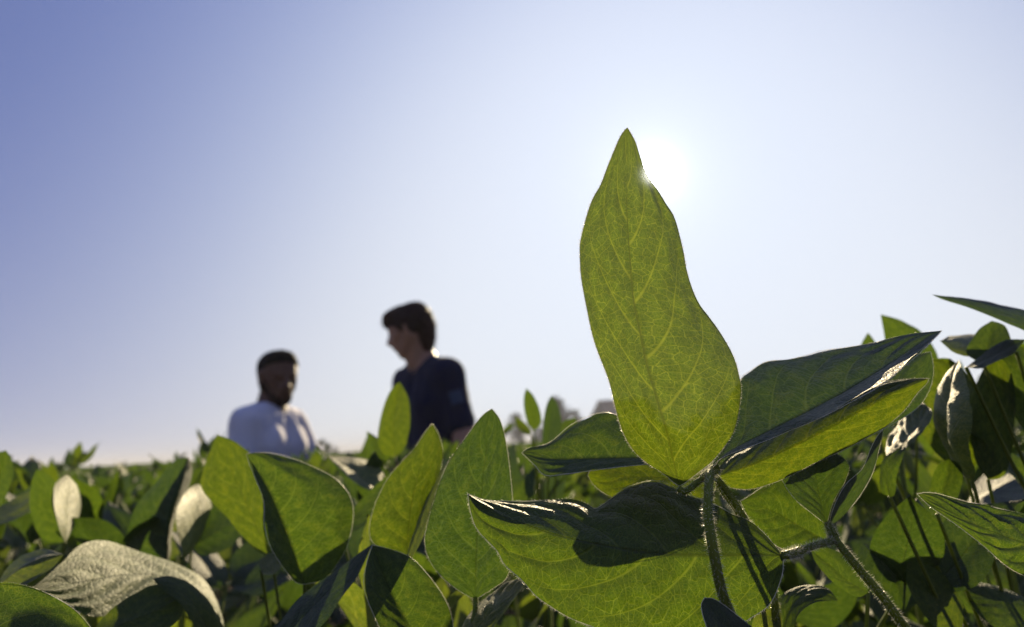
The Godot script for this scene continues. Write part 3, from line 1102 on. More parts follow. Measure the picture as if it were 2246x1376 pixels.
func shadowed_plant() -> void:
	var o := plant("soybean plant whose broad lower leaf carries a dark leaf-shaped shadow", Vector2(0.17, -0.26))
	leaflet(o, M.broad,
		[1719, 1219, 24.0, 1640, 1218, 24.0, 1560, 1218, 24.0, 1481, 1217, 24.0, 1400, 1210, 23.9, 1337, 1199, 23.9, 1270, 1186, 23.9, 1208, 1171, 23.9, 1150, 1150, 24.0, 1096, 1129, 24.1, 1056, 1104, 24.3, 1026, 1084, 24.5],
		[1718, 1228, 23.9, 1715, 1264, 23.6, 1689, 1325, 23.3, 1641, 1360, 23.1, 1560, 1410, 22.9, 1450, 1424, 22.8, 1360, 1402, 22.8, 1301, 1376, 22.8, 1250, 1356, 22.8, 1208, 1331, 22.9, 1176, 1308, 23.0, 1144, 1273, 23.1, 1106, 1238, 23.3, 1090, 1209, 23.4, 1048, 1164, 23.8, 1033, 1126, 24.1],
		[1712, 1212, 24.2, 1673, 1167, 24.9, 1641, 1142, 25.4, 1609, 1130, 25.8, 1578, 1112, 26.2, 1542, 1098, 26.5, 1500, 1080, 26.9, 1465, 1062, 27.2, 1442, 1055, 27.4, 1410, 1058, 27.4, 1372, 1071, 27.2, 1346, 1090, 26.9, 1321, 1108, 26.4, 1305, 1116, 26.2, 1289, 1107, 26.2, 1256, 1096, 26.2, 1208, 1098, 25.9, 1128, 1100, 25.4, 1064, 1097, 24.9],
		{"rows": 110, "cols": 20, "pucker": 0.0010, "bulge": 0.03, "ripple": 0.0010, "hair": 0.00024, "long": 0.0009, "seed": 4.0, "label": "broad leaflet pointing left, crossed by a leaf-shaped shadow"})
	# the small dark leaflets of the same leaf
	leaflet(o, M.deep,
		[1814, 1152, 26.6, 1800, 1100, 27.2, 1790, 1050, 27.7, 1790, 1014, 28.0, 1796, 986, 28.3],
		[1778, 1124, 26.6, 1744, 1095, 26.8, 1716, 1052, 27.2, 1724, 1024, 27.6, 1758, 1000, 28.1],
		[1826, 1108, 27.0, 1840, 1080, 27.2, 1853, 1058, 27.4, 1862, 1022, 27.8, 1836, 996, 28.2],
		{"rows": 50, "cols": 10, "hair": 0.0005, "long": 0.0006})
	leaflet(o, M.deep,
		[1820, 1152, 26.4, 1846, 1108, 26.6, 1884, 1060, 27.0, 1912, 1010, 27.4, 1926, 965, 27.8, 1937, 942, 28.0],
		[1824, 1128, 26.0, 1838, 1092, 26.1, 1858, 1060, 26.4, 1892, 1028, 26.8, 1910, 985, 27.3, 1924, 958, 27.6],
		[1834, 1144, 26.8, 1860, 1121, 27.0, 1888, 1086, 27.3, 1914, 1040, 27.6, 1926, 996, 28.0, 1934, 964, 28.1],
		{"rows": 50, "cols": 8, "hair": 0.0004, "long": 0.0006})
	# the green leaflet between them, with shadows across it
	leaflet(o, M.leaf,
		[1814, 1186, 28.4, 1760, 1160, 28.6, 1710, 1130, 28.8, 1660, 1108, 28.9, 1624, 1100, 29.0],
		[1790, 1206, 28.0, 1740, 1212, 27.9, 1690, 1190, 28.1, 1650, 1150, 28.5],
		[1808, 1120, 29.0, 1770, 1070, 29.6, 1720, 1046, 29.8, 1680, 1064, 29.5, 1650, 1084, 29.2],
		{"rows": 40, "cols": 9, "hair": 0.0005, "long": 0.0006})
	stalk(o, "leaf_stalk", traced([1715, 1219, 24.0, 1728, 1217, 24.1, 1745, 1213, 24.2, 1780, 1199, 24.8, 1828, 1186, 25.6]), 0.0011, 0.0012, 0.00008)
	stalk(o, "petiole", traced([1817, 1150, 26.4, 1826, 1166, 26.0, 1836, 1188, 25.6, 1858, 1216, 25.2, 1880, 1243, 25.0, 1930, 1302, 24.8, 1975, 1362, 24.8, 2010, 1410, 25.0, 2080, 1530, 26.0]), 0.0012, 0.0017, 0.00007, 12)
	stalk(o, "swollen_joint", traced([1715, 1219, 23.95, 1724, 1218, 24.0, 1742, 1214, 24.15, 1754, 1210, 24.3]), 0.0013, 0.0016, 0.00003, 10)
	stalk(o, "swollen_joint", traced([1816, 1150, 26.4, 1822, 1162, 26.1, 1830, 1178, 25.7]), 0.0012, 0.0016, 0.00005, 10)
	rooted(o, px(2080, 1525, 26.0), [])
	settle(o)


func right_edge_plants() -> void:
	var o := plant("soybean plant with a puckered bright leaf entering from the lower right edge", Vector2(0.24, -0.25))
	leaflet(o, M.leaf,
		[2420, 1238, 23.5, 2330, 1216, 23.6, 2246, 1192, 23.8, 2190, 1172, 23.9, 2132, 1148, 24.0, 2080, 1120, 24.2, 2040, 1098, 24.4, 2012, 1084, 24.5],
		[2400, 1270, 23.2, 2330, 1290, 23.1, 2246, 1263, 23.2, 2204, 1239, 23.3, 2161, 1201, 23.5, 2103, 1155, 23.8, 2049, 1118, 24.1, 2026, 1098, 24.4],
		[2400, 1190, 24.4, 2330, 1158, 25.0, 2246, 1130, 25.0, 2175, 1112, 24.9, 2118, 1100, 24.8, 2060, 1084, 24.7, 2032, 1081, 24.6],
		{"rows": 80, "cols": 16, "pucker": 0.0016, "ripple": 0.0022, "hair": 0.0003, "long": 0.0006, "seed": 6.0})
	rooted(o, px(2440, 1300, 25.0), [px(2420, 1238, 23.5)])
	settle(o)
	o = plant("soybean plant with a narrow dark leaf pointing left at the upper right edge", Vector2(0.36, -0.36))
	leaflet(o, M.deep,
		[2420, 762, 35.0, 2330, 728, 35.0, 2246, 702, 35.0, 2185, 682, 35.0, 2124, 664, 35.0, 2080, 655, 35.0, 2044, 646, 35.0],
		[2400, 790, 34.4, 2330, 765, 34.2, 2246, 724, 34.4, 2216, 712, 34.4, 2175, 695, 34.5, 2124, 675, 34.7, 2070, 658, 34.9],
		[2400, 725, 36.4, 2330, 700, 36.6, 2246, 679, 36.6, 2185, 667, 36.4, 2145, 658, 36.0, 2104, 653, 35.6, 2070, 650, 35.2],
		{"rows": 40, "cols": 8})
	leaflet(o, M.leaf,
		[2158, 800, 36.5, 2166, 765, 37.2, 2172, 735, 37.8, 2176, 704, 38.4],
		[2120, 775, 37.2, 2134, 742, 37.8, 2150, 720, 38.2],
		[2215, 765, 36.5, 2217, 742, 37.0, 2203, 714, 38.0],
		{"rows": 24, "cols": 7})
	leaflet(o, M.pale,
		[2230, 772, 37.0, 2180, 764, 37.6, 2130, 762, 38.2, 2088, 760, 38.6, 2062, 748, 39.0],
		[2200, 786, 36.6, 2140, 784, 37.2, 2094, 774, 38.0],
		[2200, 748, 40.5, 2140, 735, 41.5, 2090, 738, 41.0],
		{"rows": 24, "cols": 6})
	leaflet(o, M.deep,
		[2120, 806, 35.6, 2160, 790, 35.8, 2210, 764, 36.2, 2250, 745, 36.6],
		[2150, 782, 36.4, 2200, 748, 36.8],
		[2150, 808, 34.8, 2200, 788, 35.2, 2230, 768, 35.8],
		{"rows": 20, "cols": 6})
	rooted(o, px(2330, 930, 38.0), [px(2420, 762, 35.0), px(2158, 800, 36.5), px(2230, 772, 37.0), px(2120, 806, 35.6)])
	settle(o)
	o = plant("soybean plant with a pale sunlit curling leaf hanging among broad green leaves at the right", Vector2(0.33, -0.44))
	leaflet(o, M.light,
		[2120, 1045, 37.5, 2100, 980, 38.0, 2080, 920, 38.6, 2060, 850, 39.2, 2036, 790, 40.0],
		[2060, 1000, 38.0, 2020, 950, 38.6, 1985, 890, 39.4, 1990, 820, 40.0],
		[2160, 990, 38.6, 2160, 900, 39.4, 2130, 830, 40.0, 2080, 790, 40.2],
		{"rows": 30, "cols": 9, "ripple": 0.004})
	leaflet(o, M.light,
		[2168, 1052, 36.5, 2182, 985, 36.8, 2196, 910, 37.2, 2200, 840, 37.8, 2190, 780, 38.4],
		[2140, 1010, 37.2, 2130, 930, 37.8, 2136, 860, 38.2, 2160, 805, 38.5],
		[2200, 1046, 36.2, 2216, 1010, 36.4, 2226, 930, 36.8, 2226, 850, 37.4, 2212, 805, 38.0],
		{"rows": 30, "cols": 9, "ripple": 0.004})
	leaflet(o, M.leaf,
		[2330, 960, 36.0, 2290, 900, 36.8, 2250, 840, 37.8, 2215, 790, 39.0, 2200, 762, 40.0],
		[2270, 965, 36.4, 2220, 900, 37.2, 2196, 830, 38.4],
		[2370, 880, 36.4, 2310, 800, 37.6, 2246, 762, 39.0],
		{"rows": 30, "cols": 9, "ripple": 0.004})
	leaflet(o, M.pale,  # same green leaf; its glare in the sun is painted as a pale tint
		[2134, 1056, 33.5, 2108, 985, 33.8, 2094, 930, 34.0, 2098, 870, 34.4, 2104, 790, 35.0],
		[2122, 1040, 34.6, 2096, 978, 36.2, 2081, 925, 37.4, 2086, 860, 37.4, 2098, 808, 36.0],
		[2134, 1030, 32.4, 2127, 980, 31.6, 2128, 930, 31.4, 2123, 870, 32.2, 2110, 808, 34.0],
		{"rows": 40, "cols": 7, "ripple": 0.003, "bulge": 0.2, "label": "pale narrow leaflet curled up lengthwise"})
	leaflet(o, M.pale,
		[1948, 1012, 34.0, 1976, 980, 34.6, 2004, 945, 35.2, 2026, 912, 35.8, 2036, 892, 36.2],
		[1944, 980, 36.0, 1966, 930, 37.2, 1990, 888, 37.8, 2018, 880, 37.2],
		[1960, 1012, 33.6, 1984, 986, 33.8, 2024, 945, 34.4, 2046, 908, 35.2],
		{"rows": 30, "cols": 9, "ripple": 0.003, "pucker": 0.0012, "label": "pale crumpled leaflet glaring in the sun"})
	leaflet(o, M.leaf,
		[1952, 1090, 32.5, 1945, 1060, 32.6, 1950, 1020, 32.8, 1975, 985, 33.2, 1992, 965, 33.6],
		[1932, 1078, 32.8, 1930, 1040, 33.0, 1940, 1006, 33.2],
		[1964, 1084, 32.2, 1968, 1040, 32.4, 1986, 990, 32.8],
		{"rows": 24, "cols": 7})
	leaflet(o, M.leaf,
		[2056, 1128, 33.5, 2066, 1080, 33.8, 2078, 1035, 34.2, 2082, 1008, 34.6],
		[2036, 1100, 33.8, 2046, 1045, 34.2, 2060, 1018, 34.4],
		[2096, 1100, 33.2, 2112, 1050, 33.6, 2104, 1018, 34.2],
		{"rows": 24, "cols": 7})
	leaflet(o, M.deep,
		[2120, 1120, 44.0, 2160, 1088, 45.0, 2215, 1056, 46.4, 2300, 1020, 48.0],
		[2170, 1130, 42.0, 2240, 1110, 43.0, 2300, 1060, 45.6],
		[2140, 1060, 48.0, 2200, 1010, 50.0, 2270, 990, 50.0],
		{"rows": 24, "cols": 7})
	leaflet(o, M.leaf,
		[2290, 1400, 33.0, 2230, 1350, 33.6, 2170, 1312, 34.2, 2110, 1290, 35.0],
		[2250, 1420, 32.4, 2180, 1376, 32.8, 2126, 1326, 34.2],
		[2280, 1340, 34.2, 2220, 1296, 35.2, 2150, 1276, 35.6],
		{"rows": 24, "cols": 7})
	leaflet(o, M.deep,
		[1890, 1190, 36.0, 1930, 1230, 35.4, 1965, 1280, 35.0, 1985, 1340, 34.8],
		[1880, 1230, 35.0, 1900, 1284, 34.2, 1950, 1330, 34.2],
		[1930, 1190, 36.8, 1985, 1230, 36.6, 2000, 1290, 35.8],
		{"rows": 24, "cols": 7})
	leaflet(o, M.deep,
		[2010, 1180, 44.0, 1990, 1240, 43.6, 1960, 1300, 43.4, 1930, 1370, 43.4],
		[2050, 1220, 43.0, 2040, 1290, 42.4, 1980, 1350, 42.8],
		[1960, 1200, 45.0, 1920, 1260, 45.2, 1906, 1320, 44.6],
		{"rows": 24, "cols": 7})
	leaflet(o, M.leaf,
		[2230, 1300, 46.0, 2180, 1270, 46.4, 2120, 1262, 46.6, 2060, 1290, 46.2],
		[2210, 1350, 45.0, 2150, 1350, 44.8, 2090, 1330, 45.2],
		[2200, 1240, 48.0, 2140, 1215, 48.8, 2080, 1235, 48.0],
		{"rows": 24, "cols": 7})
	rooted(o, px(2190, 1120, 40.0), [px(2120, 1120, 44.0), px(2010, 1180, 44.0), px(2230, 1300, 46.0), px(2120, 1045, 37.5), px(2168, 1052, 36.5), px(2330, 960, 36.0), px(2134, 1056, 33.5), px(1948, 1012, 34.0), px(1952, 1090, 32.5), px(2056, 1128, 33.5)])
	settle(o)
	o = plant("soybean plant showing two sharp leaf tips above the silvery leaf", Vector2(0.30, -0.56))
	leaflet(o, M.leaf,
		[2010, 860, 50.0, 1984, 800, 50.6, 1958, 740, 51.4, 1932, 690, 52.0],
		[1965, 840, 50.4, 1948, 780, 51.0, 1938, 725, 51.6],
		[2060, 800, 50.6, 2030, 735, 51.4, 1985, 706, 51.8],
		{"rows": 24, "cols": 7})
	leaflet(o, M.leaf,
		[1905, 860, 52.0, 1906, 820, 52.6, 1905, 780, 53.0, 1904, 730, 53.6],
		[1872, 830, 52.6, 1880, 780, 53.2, 1893, 748, 53.5],
		[1936, 830, 52.2, 1932, 780, 52.8, 1917, 746, 53.4],
		{"rows": 20, "cols": 6})
	rooted(o, px(1965, 930, 54.0), [px(2010, 860, 50.0), px(1905, 860, 52.0)])
	settle(o)
	o = plant("soybean plant low in the shade with an arched leaf under the hairy stalk", Vector2(0.20, -0.33))
	leaflet(o, M.leaf,
		[1905, 1300, 30.5, 1860, 1276, 30.0, 1820, 1240, 29.8, 1780, 1208, 29.6],
		[1880, 1310, 30.0, 1830, 1280, 29.6, 1790, 1235, 29.4],
		[1900, 1262, 30.8, 1860, 1222, 30.6, 1815, 1202, 30.0],
		{"rows": 24, "cols": 7})
	leaflet(o, M.leaf,
		[1712, 1400, 28.8, 1730, 1340, 28.6, 1764, 1304, 28.4, 1804, 1300, 28.2, 1838, 1318, 28.0],
		[1694, 1350, 29.4, 1716, 1306, 29.4, 1760, 1284, 29.0, 1812, 1288, 28.6],
		[1738, 1390, 28.0, 1752, 1350, 27.8, 1782, 1326, 27.7, 1812, 1320, 27.8],
		{"rows": 30, "cols": 7})
	leaflet(o, M.light,
		[2110, 1390, 33.0, 2070, 1340, 33.2, 2030, 1290, 33.4, 1990, 1236, 33.8],
		[2060, 1385, 32.6, 2015, 1330, 32.8, 1990, 1280, 33.4],
		[2110, 1320, 34.0, 2070, 1262, 34.2, 2020, 1234, 34.0],
		{"rows": 24, "cols": 7})
	leaflet(o, M.pale,
		[1690, 1420, 27.0, 1688, 1380, 27.2, 1690, 1345, 27.6, 1700, 1312, 28.0],
		[1650, 1410, 27.2, 1652, 1360, 27.4, 1676, 1326, 27.8],
		[1712, 1410, 26.8, 1716, 1360, 27.2, 1712, 1328, 27.8],
		{"rows": 20, "cols": 6, "pucker": 0.0012})
	leaflet(o, M.deep,
		[1640, 1420, 21.5, 1600, 1390, 21.6, 1570, 1350, 21.8, 1546, 1312, 22.0],
		[1570, 1420, 21.2, 1548, 1370, 21.4, 1538, 1330, 21.8],
		[1660, 1390, 21.9, 1612, 1346, 22.0, 1570, 1316, 22.1],
		{"rows": 24, "cols": 7, "hair": 0.0006, "long": 0.0006})
	rooted(o, px(1800, 1500, 31.0), [px(1905, 1300, 30.5), px(1712, 1400, 28.8), px(2110, 1390, 33.0), px(1690, 1420, 27.0), px(1640, 1420, 21.5)])
	settle(o)


func left_plants() -> void:
	var o := plant("soybean plant with one smooth clear-edged leaf in the lower left corner", Vector2(-0.24, -0.20))
	leaflet(o, M.leaf,
		[-330, 1500, 22.4, -220, 1440, 22.6, -100, 1400, 22.8, 20, 1390, 23.0, 130, 1410, 23.0, 240, 1450, 22.8],
		[-300, 1560, 21.8, -150, 1560, 21.6, 20, 1540, 21.8, 150, 1500, 22.2],
		[-280, 1400, 23.4, -160, 1320, 24.0, -60, 1285, 24.2, 0, 1280, 24.2, 60, 1287, 24.1, 120, 1311, 24.0, 160, 1336, 23.8, 185, 1361, 23.6, 208, 1392, 23.3],
		{"rows": 70, "cols": 14, "hair": 0.0003, "long": 0.0007, "seed": 1.0})
	rooted(o, px(-380, 1600, 23.0), [px(-330, 1500, 22.4)])
	settle(o)
	o = plant("soybean plant with a striped pale leaf arching over a yellow-lit one at the lower left", Vector2(-0.22, -0.40))
	leaflet(o, M.leaf,
		[482, 1390, 43.5, 464, 1330, 43.8, 424, 1284, 43.6, 366, 1264, 42.8, 300, 1260, 41.2, 240, 1266, 39.2, 170, 1279, 37.0, 110, 1287, 35.4, 70, 1291, 34.4],
		[440, 1395, 42.4, 420, 1340, 42.2, 385, 1312, 41.6, 330, 1322, 40.0, 270, 1344, 38.2, 210, 1352, 36.6, 150, 1336, 35.6, 105, 1310, 34.8],
		[492, 1380, 44.6, 478, 1320, 46.0, 444, 1268, 46.6, 390, 1238, 46.4, 330, 1216, 45.2, 269, 1196, 43.6, 232, 1188, 42.2, 196, 1190, 40.6, 165, 1203, 39.0, 139, 1230, 37.4, 102, 1264, 35.6],
		{"rows": 60, "cols": 12, "pucker": 0.0022, "bulge": 0.02, "seed": 3.0, "label": "arching leaflet striped with sunlight"})
	leaflet(o, M.light,
		[200, 1400, 34.0, 270, 1368, 34.4, 340, 1340, 34.8, 396, 1310, 35.2],
		[240, 1420, 33.4, 310, 1404, 33.6, 380, 1370, 34.2, 402, 1334, 34.8],
		[220, 1360, 35.0, 280, 1312, 35.6, 340, 1284, 36.0, 384, 1290, 35.8],
		{"rows": 24, "cols": 7})
	leaflet(o, M.light,
		[470, 1430, 34.0, 450, 1370, 34.4, 420, 1320, 34.8, 376, 1282, 35.2, 334, 1270, 35.6],
		[440, 1420, 33.6, 424, 1370, 34.0, 392, 1322, 34.4, 354, 1292, 35.0],
		[500, 1410, 34.6, 472, 1340, 35.2, 432, 1290, 35.8, 376, 1264, 36.0],
		{"rows": 24, "cols": 7})
	leaflet(o, M.pale,
		[-10, 1290, 36.0, 40, 1250, 36.4, 90, 1224, 36.8, 140, 1216, 37.2],
		[10, 1300, 35.4, 60, 1282, 35.6, 110, 1250, 36.4],
		[10, 1250, 37.6, 50, 1216, 38.6, 100, 1204, 38.4],
		{"rows": 20, "cols": 6})
	rooted(o, px(330, 1520, 40.0), [px(482, 1390, 43.5), px(200, 1400, 34.0), px(470, 1430, 34.0), px(-10, 1290, 36.0)])
	settle(o)
	o = plant("soybean plant with a blue-green upright leaf beside a pale glaring one, left", Vector2(-0.30, -0.62))
	leaflet(o, M.deep,
		[365, 1242, 53.5, 370, 1160, 54.1, 384, 1100, 54.7, 400, 1048, 55.3, 412, 1003, 55.9],
		[318, 1236, 53.9, 276, 1208, 54.5, 286, 1143, 55.1, 305, 1098, 55.5, 342, 1056, 55.9, 380, 1013, 56.1],
		[374, 1214, 54.5, 376, 1156, 56.5, 400, 1100, 57.9, 419, 1052, 58.1, 421, 1020, 56.9],
		{"rows": 40, "cols": 9, "pucker": 0.001})
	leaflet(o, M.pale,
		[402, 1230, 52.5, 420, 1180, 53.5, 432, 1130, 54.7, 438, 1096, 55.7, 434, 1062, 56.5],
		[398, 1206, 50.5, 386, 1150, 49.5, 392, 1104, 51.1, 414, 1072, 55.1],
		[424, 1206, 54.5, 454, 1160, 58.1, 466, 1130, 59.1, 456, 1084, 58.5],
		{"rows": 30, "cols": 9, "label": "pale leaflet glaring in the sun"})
	leaflet(o, M.deep,
		[420, 1200, 55.0, 470, 1170, 55.5, 520, 1140, 56.1, 555, 1120, 56.5],
		[450, 1220, 54.1, 510, 1196, 54.5, 545, 1150, 55.7],
		[440, 1150, 56.9, 480, 1100, 57.9, 530, 1080, 57.7],
		{"rows": 24, "cols": 7})
	rooted(o, px(400, 1330, 58.5), [px(365, 1242, 53.5), px(402, 1230, 52.5), px(420, 1200, 55.0)])
	settle(o)
	o = plant("soybean plant with a green leaf and a pale narrow one side by side, far left", Vector2(-0.45, -0.62))
	leaflet(o, M.leaf,
		[138, 1190, 54.0, 118, 1130, 54.8, 100, 1080, 55.4, 80, 1030, 56.0],
		[90, 1180, 54.4, 66, 1120, 55.2, 68, 1060, 55.8],
		[150, 1150, 53.6, 140, 1090, 54.2, 108, 1042, 55.4],
		{"rows": 24, "cols": 7})
	leaflet(o, M.pale,
		[143, 1190, 51.0, 146, 1150, 52.0, 148, 1110, 53.2, 152, 1070, 54.6, 146, 1042, 55.6],
		[132, 1165, 49.0, 116, 1110, 49.0, 122, 1062, 52.6],
		[160, 1160, 53.0, 178, 1115, 56.6, 170, 1068, 57.4],
		{"rows": 24, "cols": 7, "label": "pale sunlit leaflet"})
	leaflet(o, M.leaf,
		[-40, 1140, 50.0, -20, 1090, 50.6, 0, 1040, 51.2, 12, 988, 51.8],
		[-70, 1100, 50.4, -50, 1040, 51.0, -16, 1000, 51.6],
		[0, 1110, 49.6, 26, 1050, 50.4, 26, 1010, 51.4],
		{"rows": 24, "cols": 7})
	leaflet(o, M.pale,
		[-30, 1150, 56.0, 20, 1128, 56.8, 60, 1104, 57.6, 90, 1084, 58.4],
		[0, 1150, 55.2, 50, 1130, 56.0, 84, 1104, 57.4],
		[-10, 1118, 57.8, 30, 1094, 59.4, 66, 1080, 59.6],
		{"rows": 20, "cols": 6})
	rooted(o, px(70, 1290, 60.0), [px(138, 1190, 54.0), px(143, 1190, 51.0), px(-40, 1140, 50.0), px(-30, 1150, 56.0)])
	settle(o)


func middle_plants() -> void:
	var o := plant("soybean plant with a large rounded leaf below the person in white", Vector2(-0.13, -0.42))
	leaflet(o, M.leaf,
		[668, 1282, 35.0, 646, 1220, 35.4, 620, 1150, 35.8, 590, 1080, 36.2, 562, 1030, 36.6, 540, 996, 37.0],
		[646, 1276, 34.6, 616, 1238, 34.2, 593, 1200, 34.2, 580, 1152, 34.6, 578, 1100, 35.2, 560, 1050, 36.0, 546, 1016, 36.7],
		[712, 1270, 35.4, 745, 1228, 36.0, 762, 1195, 36.4, 773, 1150, 36.8, 774, 1112, 37.0, 762, 1079, 37.2, 732, 1048, 37.4, 682, 1022, 37.4, 632, 1003, 37.4, 583, 993, 37.2],
		{"rows": 60, "cols": 14, "bulge": 0.08, "ripple": 0.003, "hair": 0.0005, "long": 0.0008, "label": "large rounded leaflet"})
	leaflet(o, M.light,
		[596, 1222, 43.0, 560, 1150, 43.4, 530, 1080, 44.0, 500, 1015, 44.6, 476, 954, 45.0],
		[560, 1205, 43.6, 500, 1140, 44.4, 446, 1080, 45.0, 444, 1035, 45.2, 460, 990, 45.2],
		[612, 1170, 42.6, 600, 1090, 43.0, 570, 1020, 43.8, 520, 972, 44.6],
		{"rows": 40, "cols": 10, "bulge": 0.06})
	leaflet(o, M.deep,
		[590, 1440, 29.6, 640, 1380, 30.2, 700, 1318, 31.0, 760, 1256, 31.8, 816, 1194, 32.6],
		[570, 1400, 30.0, 616, 1360, 30.6, 649, 1318, 31.4, 712, 1268, 32.2, 765, 1230, 32.6],
		[650, 1430, 29.0, 712, 1362, 29.6, 745, 1318, 30.4, 784, 1266, 31.4],
		{"rows": 40, "cols": 10, "bulge": 0.03})
	leaflet(o, M.pale,
		[572, 1250, 40.0, 590, 1240, 40.6, 606, 1228, 41.2, 612, 1214, 41.8],
		[580, 1262, 39.4, 606, 1256, 40.0, 620, 1234, 41.2],
		[566, 1232, 41.0, 582, 1218, 42.0, 600, 1210, 42.4],
		{"rows": 16, "cols": 5})
	rooted(o, px(660, 1420, 42.0), [px(668, 1282, 35.0), px(596, 1222, 43.0), px(590, 1440, 29.6), px(572, 1250, 40.0)])
	settle(o)
	o = plant("soybean plant with an upright blue-green lance leaf edged by a pale strip, left of centre", Vector2(-0.05, -0.42))
	leaflet(o, M.light,
		[892, 1222, 35.0, 896, 1160, 35.2, 904, 1100, 35.6, 918, 1040, 36.0, 934, 980, 36.4, 949, 930, 36.8],
		[850, 1216, 34.6, 812, 1180, 34.6, 818, 1120, 35.0, 848, 1054, 35.6, 880, 1014, 36.0, 907, 986, 36.4, 932, 948, 36.7],
		[904, 1212, 35.4, 932, 1150, 36.0, 958, 1070, 36.6, 971, 1000, 36.8, 964, 958, 36.8],
		{"rows": 50, "cols": 11, "bulge": 0.06, "hair": 0.0006, "long": 0.0008})
	leaflet(o, M.pale,
		[900, 1222, 33.4, 926, 1160, 33.8, 950, 1100, 34.4, 974, 1040, 35.0, 996, 994, 35.6],
		[893, 1214, 34.6, 916, 1150, 35.8, 940, 1090, 36.4, 972, 1030, 36.6],
		[906, 1222, 33.0, 934, 1162, 32.9, 960, 1100, 33.4, 988, 1040, 34.2],
		{"rows": 40, "cols": 6, "label": "pale sunlit leaflet seen almost edge on"})
	leaflet(o, M.leaf,
		[930, 1450, 29.0, 900, 1380, 29.4, 862, 1310, 30.0, 836, 1250, 30.6, 817, 1196, 31.2],
		[860, 1420, 28.6, 820, 1350, 28.8, 798, 1285, 29.4, 806, 1230, 30.4],
		[990, 1420, 29.6, 994, 1376, 29.9, 988, 1345, 30.1, 974, 1311, 30.3, 941, 1264, 30.6, 904, 1226, 30.9, 864, 1208, 31.1],
		{"rows": 50, "cols": 12, "bulge": 0.06, "hair": 0.0004, "long": 0.0008})
	leaflet(o, M.leaf,
		[742, 1150, 44.0, 790, 1130, 44.6, 840, 1085, 45.2, 900, 1030, 46.0, 940, 1000, 46.6],
		[770, 1168, 43.4, 830, 1130, 44.0, 890, 1070, 45.0],
		[770, 1120, 45.0, 830, 1060, 46.0, 890, 1016, 46.6],
		{"rows": 20, "cols": 6})
	rooted(o, px(900, 1420, 40.0), [px(892, 1222, 35.0), px(900, 1222, 33.4), px(930, 1450, 29.0), px(742, 1150, 44.0)])
	settle(o)
	o = plant("soybean plant with a tall pointed leaf standing left of the shadowed leaf's tip", Vector2(-0.02, -0.34))
	leaflet(o, M.deep,
		[1043, 1316, 30.0, 1045, 1218, 30.0, 1050, 1140, 30.2, 1058, 1070, 30.4, 1064, 1010, 30.7, 1072, 950, 31.0, 1079, 897, 31.3],
		[1014, 1301, 30.0, 974, 1271, 30.2, 941, 1228, 30.4, 931, 1185, 30.5, 938, 1150, 30.6, 961, 1069, 30.8, 981, 1019, 31.0, 1007, 980, 31.1, 1043, 930, 31.2, 1062, 908, 31.3],
		[1083, 1290, 29.6, 1112, 1266, 29.2, 1126, 1210, 29.2, 1127, 1150, 29.4, 1124, 1092, 29.8, 1117, 1020, 30.3, 1108, 960, 30.8, 1096, 920, 31.1],
		{"rows": 60, "cols": 12, "pucker": 0.0013, "bulge": 0.05, "hair": 0.0004, "long": 0.0008})
	leaflet(o, M.pale,
		[1000, 1450, 27.6, 1040, 1390, 28.2, 1080, 1340, 28.8, 1120, 1300, 29.4, 1160, 1262, 30.0],
		[1000, 1410, 29.0, 1020, 1360, 30.2, 1060, 1318, 30.8, 1110, 1280, 30.6],
		[1030, 1440, 27.0, 1076, 1390, 27.4, 1110, 1340, 28.2, 1150, 1284, 29.4],
		{"rows": 40, "cols": 9, "pucker": 0.0012})
	stalk(o, "leaf_stalk", traced([1043, 1312, 30.0, 1042, 1340, 29.6, 1036, 1376, 29.2, 1020, 1450, 30.0]), 0.0010, 0.0014, 0.0003)
	rooted(o, px(1010, 1500, 33.0), [px(1020, 1450, 30.0), px(1000, 1450, 27.6)])
	settle(o)
	o = plant("soybean plant with a single upright oval leaf in front of the person in navy", Vector2(-0.10, -0.66))
	leaflet(o, M.light,
		[866, 1004, 60.0, 862, 960, 60.2, 862, 920, 60.5, 868, 880, 60.8, 876, 838, 61.0],
		[842, 996, 60.4, 828, 970, 60.6, 832, 930, 60.8, 845, 880, 61.0, 860, 852, 61.0],
		[886, 985, 59.4, 897, 950, 59.2, 900, 915, 59.4, 894, 872, 60.0, 884, 850, 60.6],
		{"rows": 30, "cols": 8, "bulge": 0.05})
	leaflet(o, M.pale,
		[840, 1078, 54.0, 800, 1056, 55.0, 770, 1030, 56.0, 720, 1000, 57.0],
		[820, 1078, 53.2, 776, 1058, 53.6, 730, 1014, 56.0],
		[846, 1060, 55.4, 836, 1030, 57.6, 806, 1010, 58.8, 760, 1002, 58.4],
		{"rows": 24, "cols": 7, "label": "pale glaring leaflet lying almost level"})
	leaflet(o, M.leaf,
		[850, 1012, 62.0, 836, 990, 62.4, 822, 968, 62.8, 804, 946, 63.2],
		[834, 1006, 62.0, 816, 982, 62.4, 806, 962, 63.0],
		[856, 990, 62.4, 842, 972, 62.8, 820, 955, 63.2],
		{"rows": 16, "cols": 5})
	rooted(o, px(850, 1110, 63.0), [px(866, 1004, 60.0), px(840, 1078, 54.0), px(850, 1012, 62.0)])
	settle(o)
	o = plant("soybean plant with two thin upright leaf tips left of the glowing leaf", Vector2(0.03, -0.72))
	leaflet(o, M.leaf,
		[1172, 945, 64.0, 1168, 915, 64.4, 1162, 885, 64.8, 1154, 852, 65.2],
		[1158, 930, 64.4, 1150, 900, 64.8, 1149, 872, 65.1],
		[1186, 930, 63.8, 1184, 900, 64.2, 1170, 868, 64.9],
		{"rows": 20, "cols": 6})
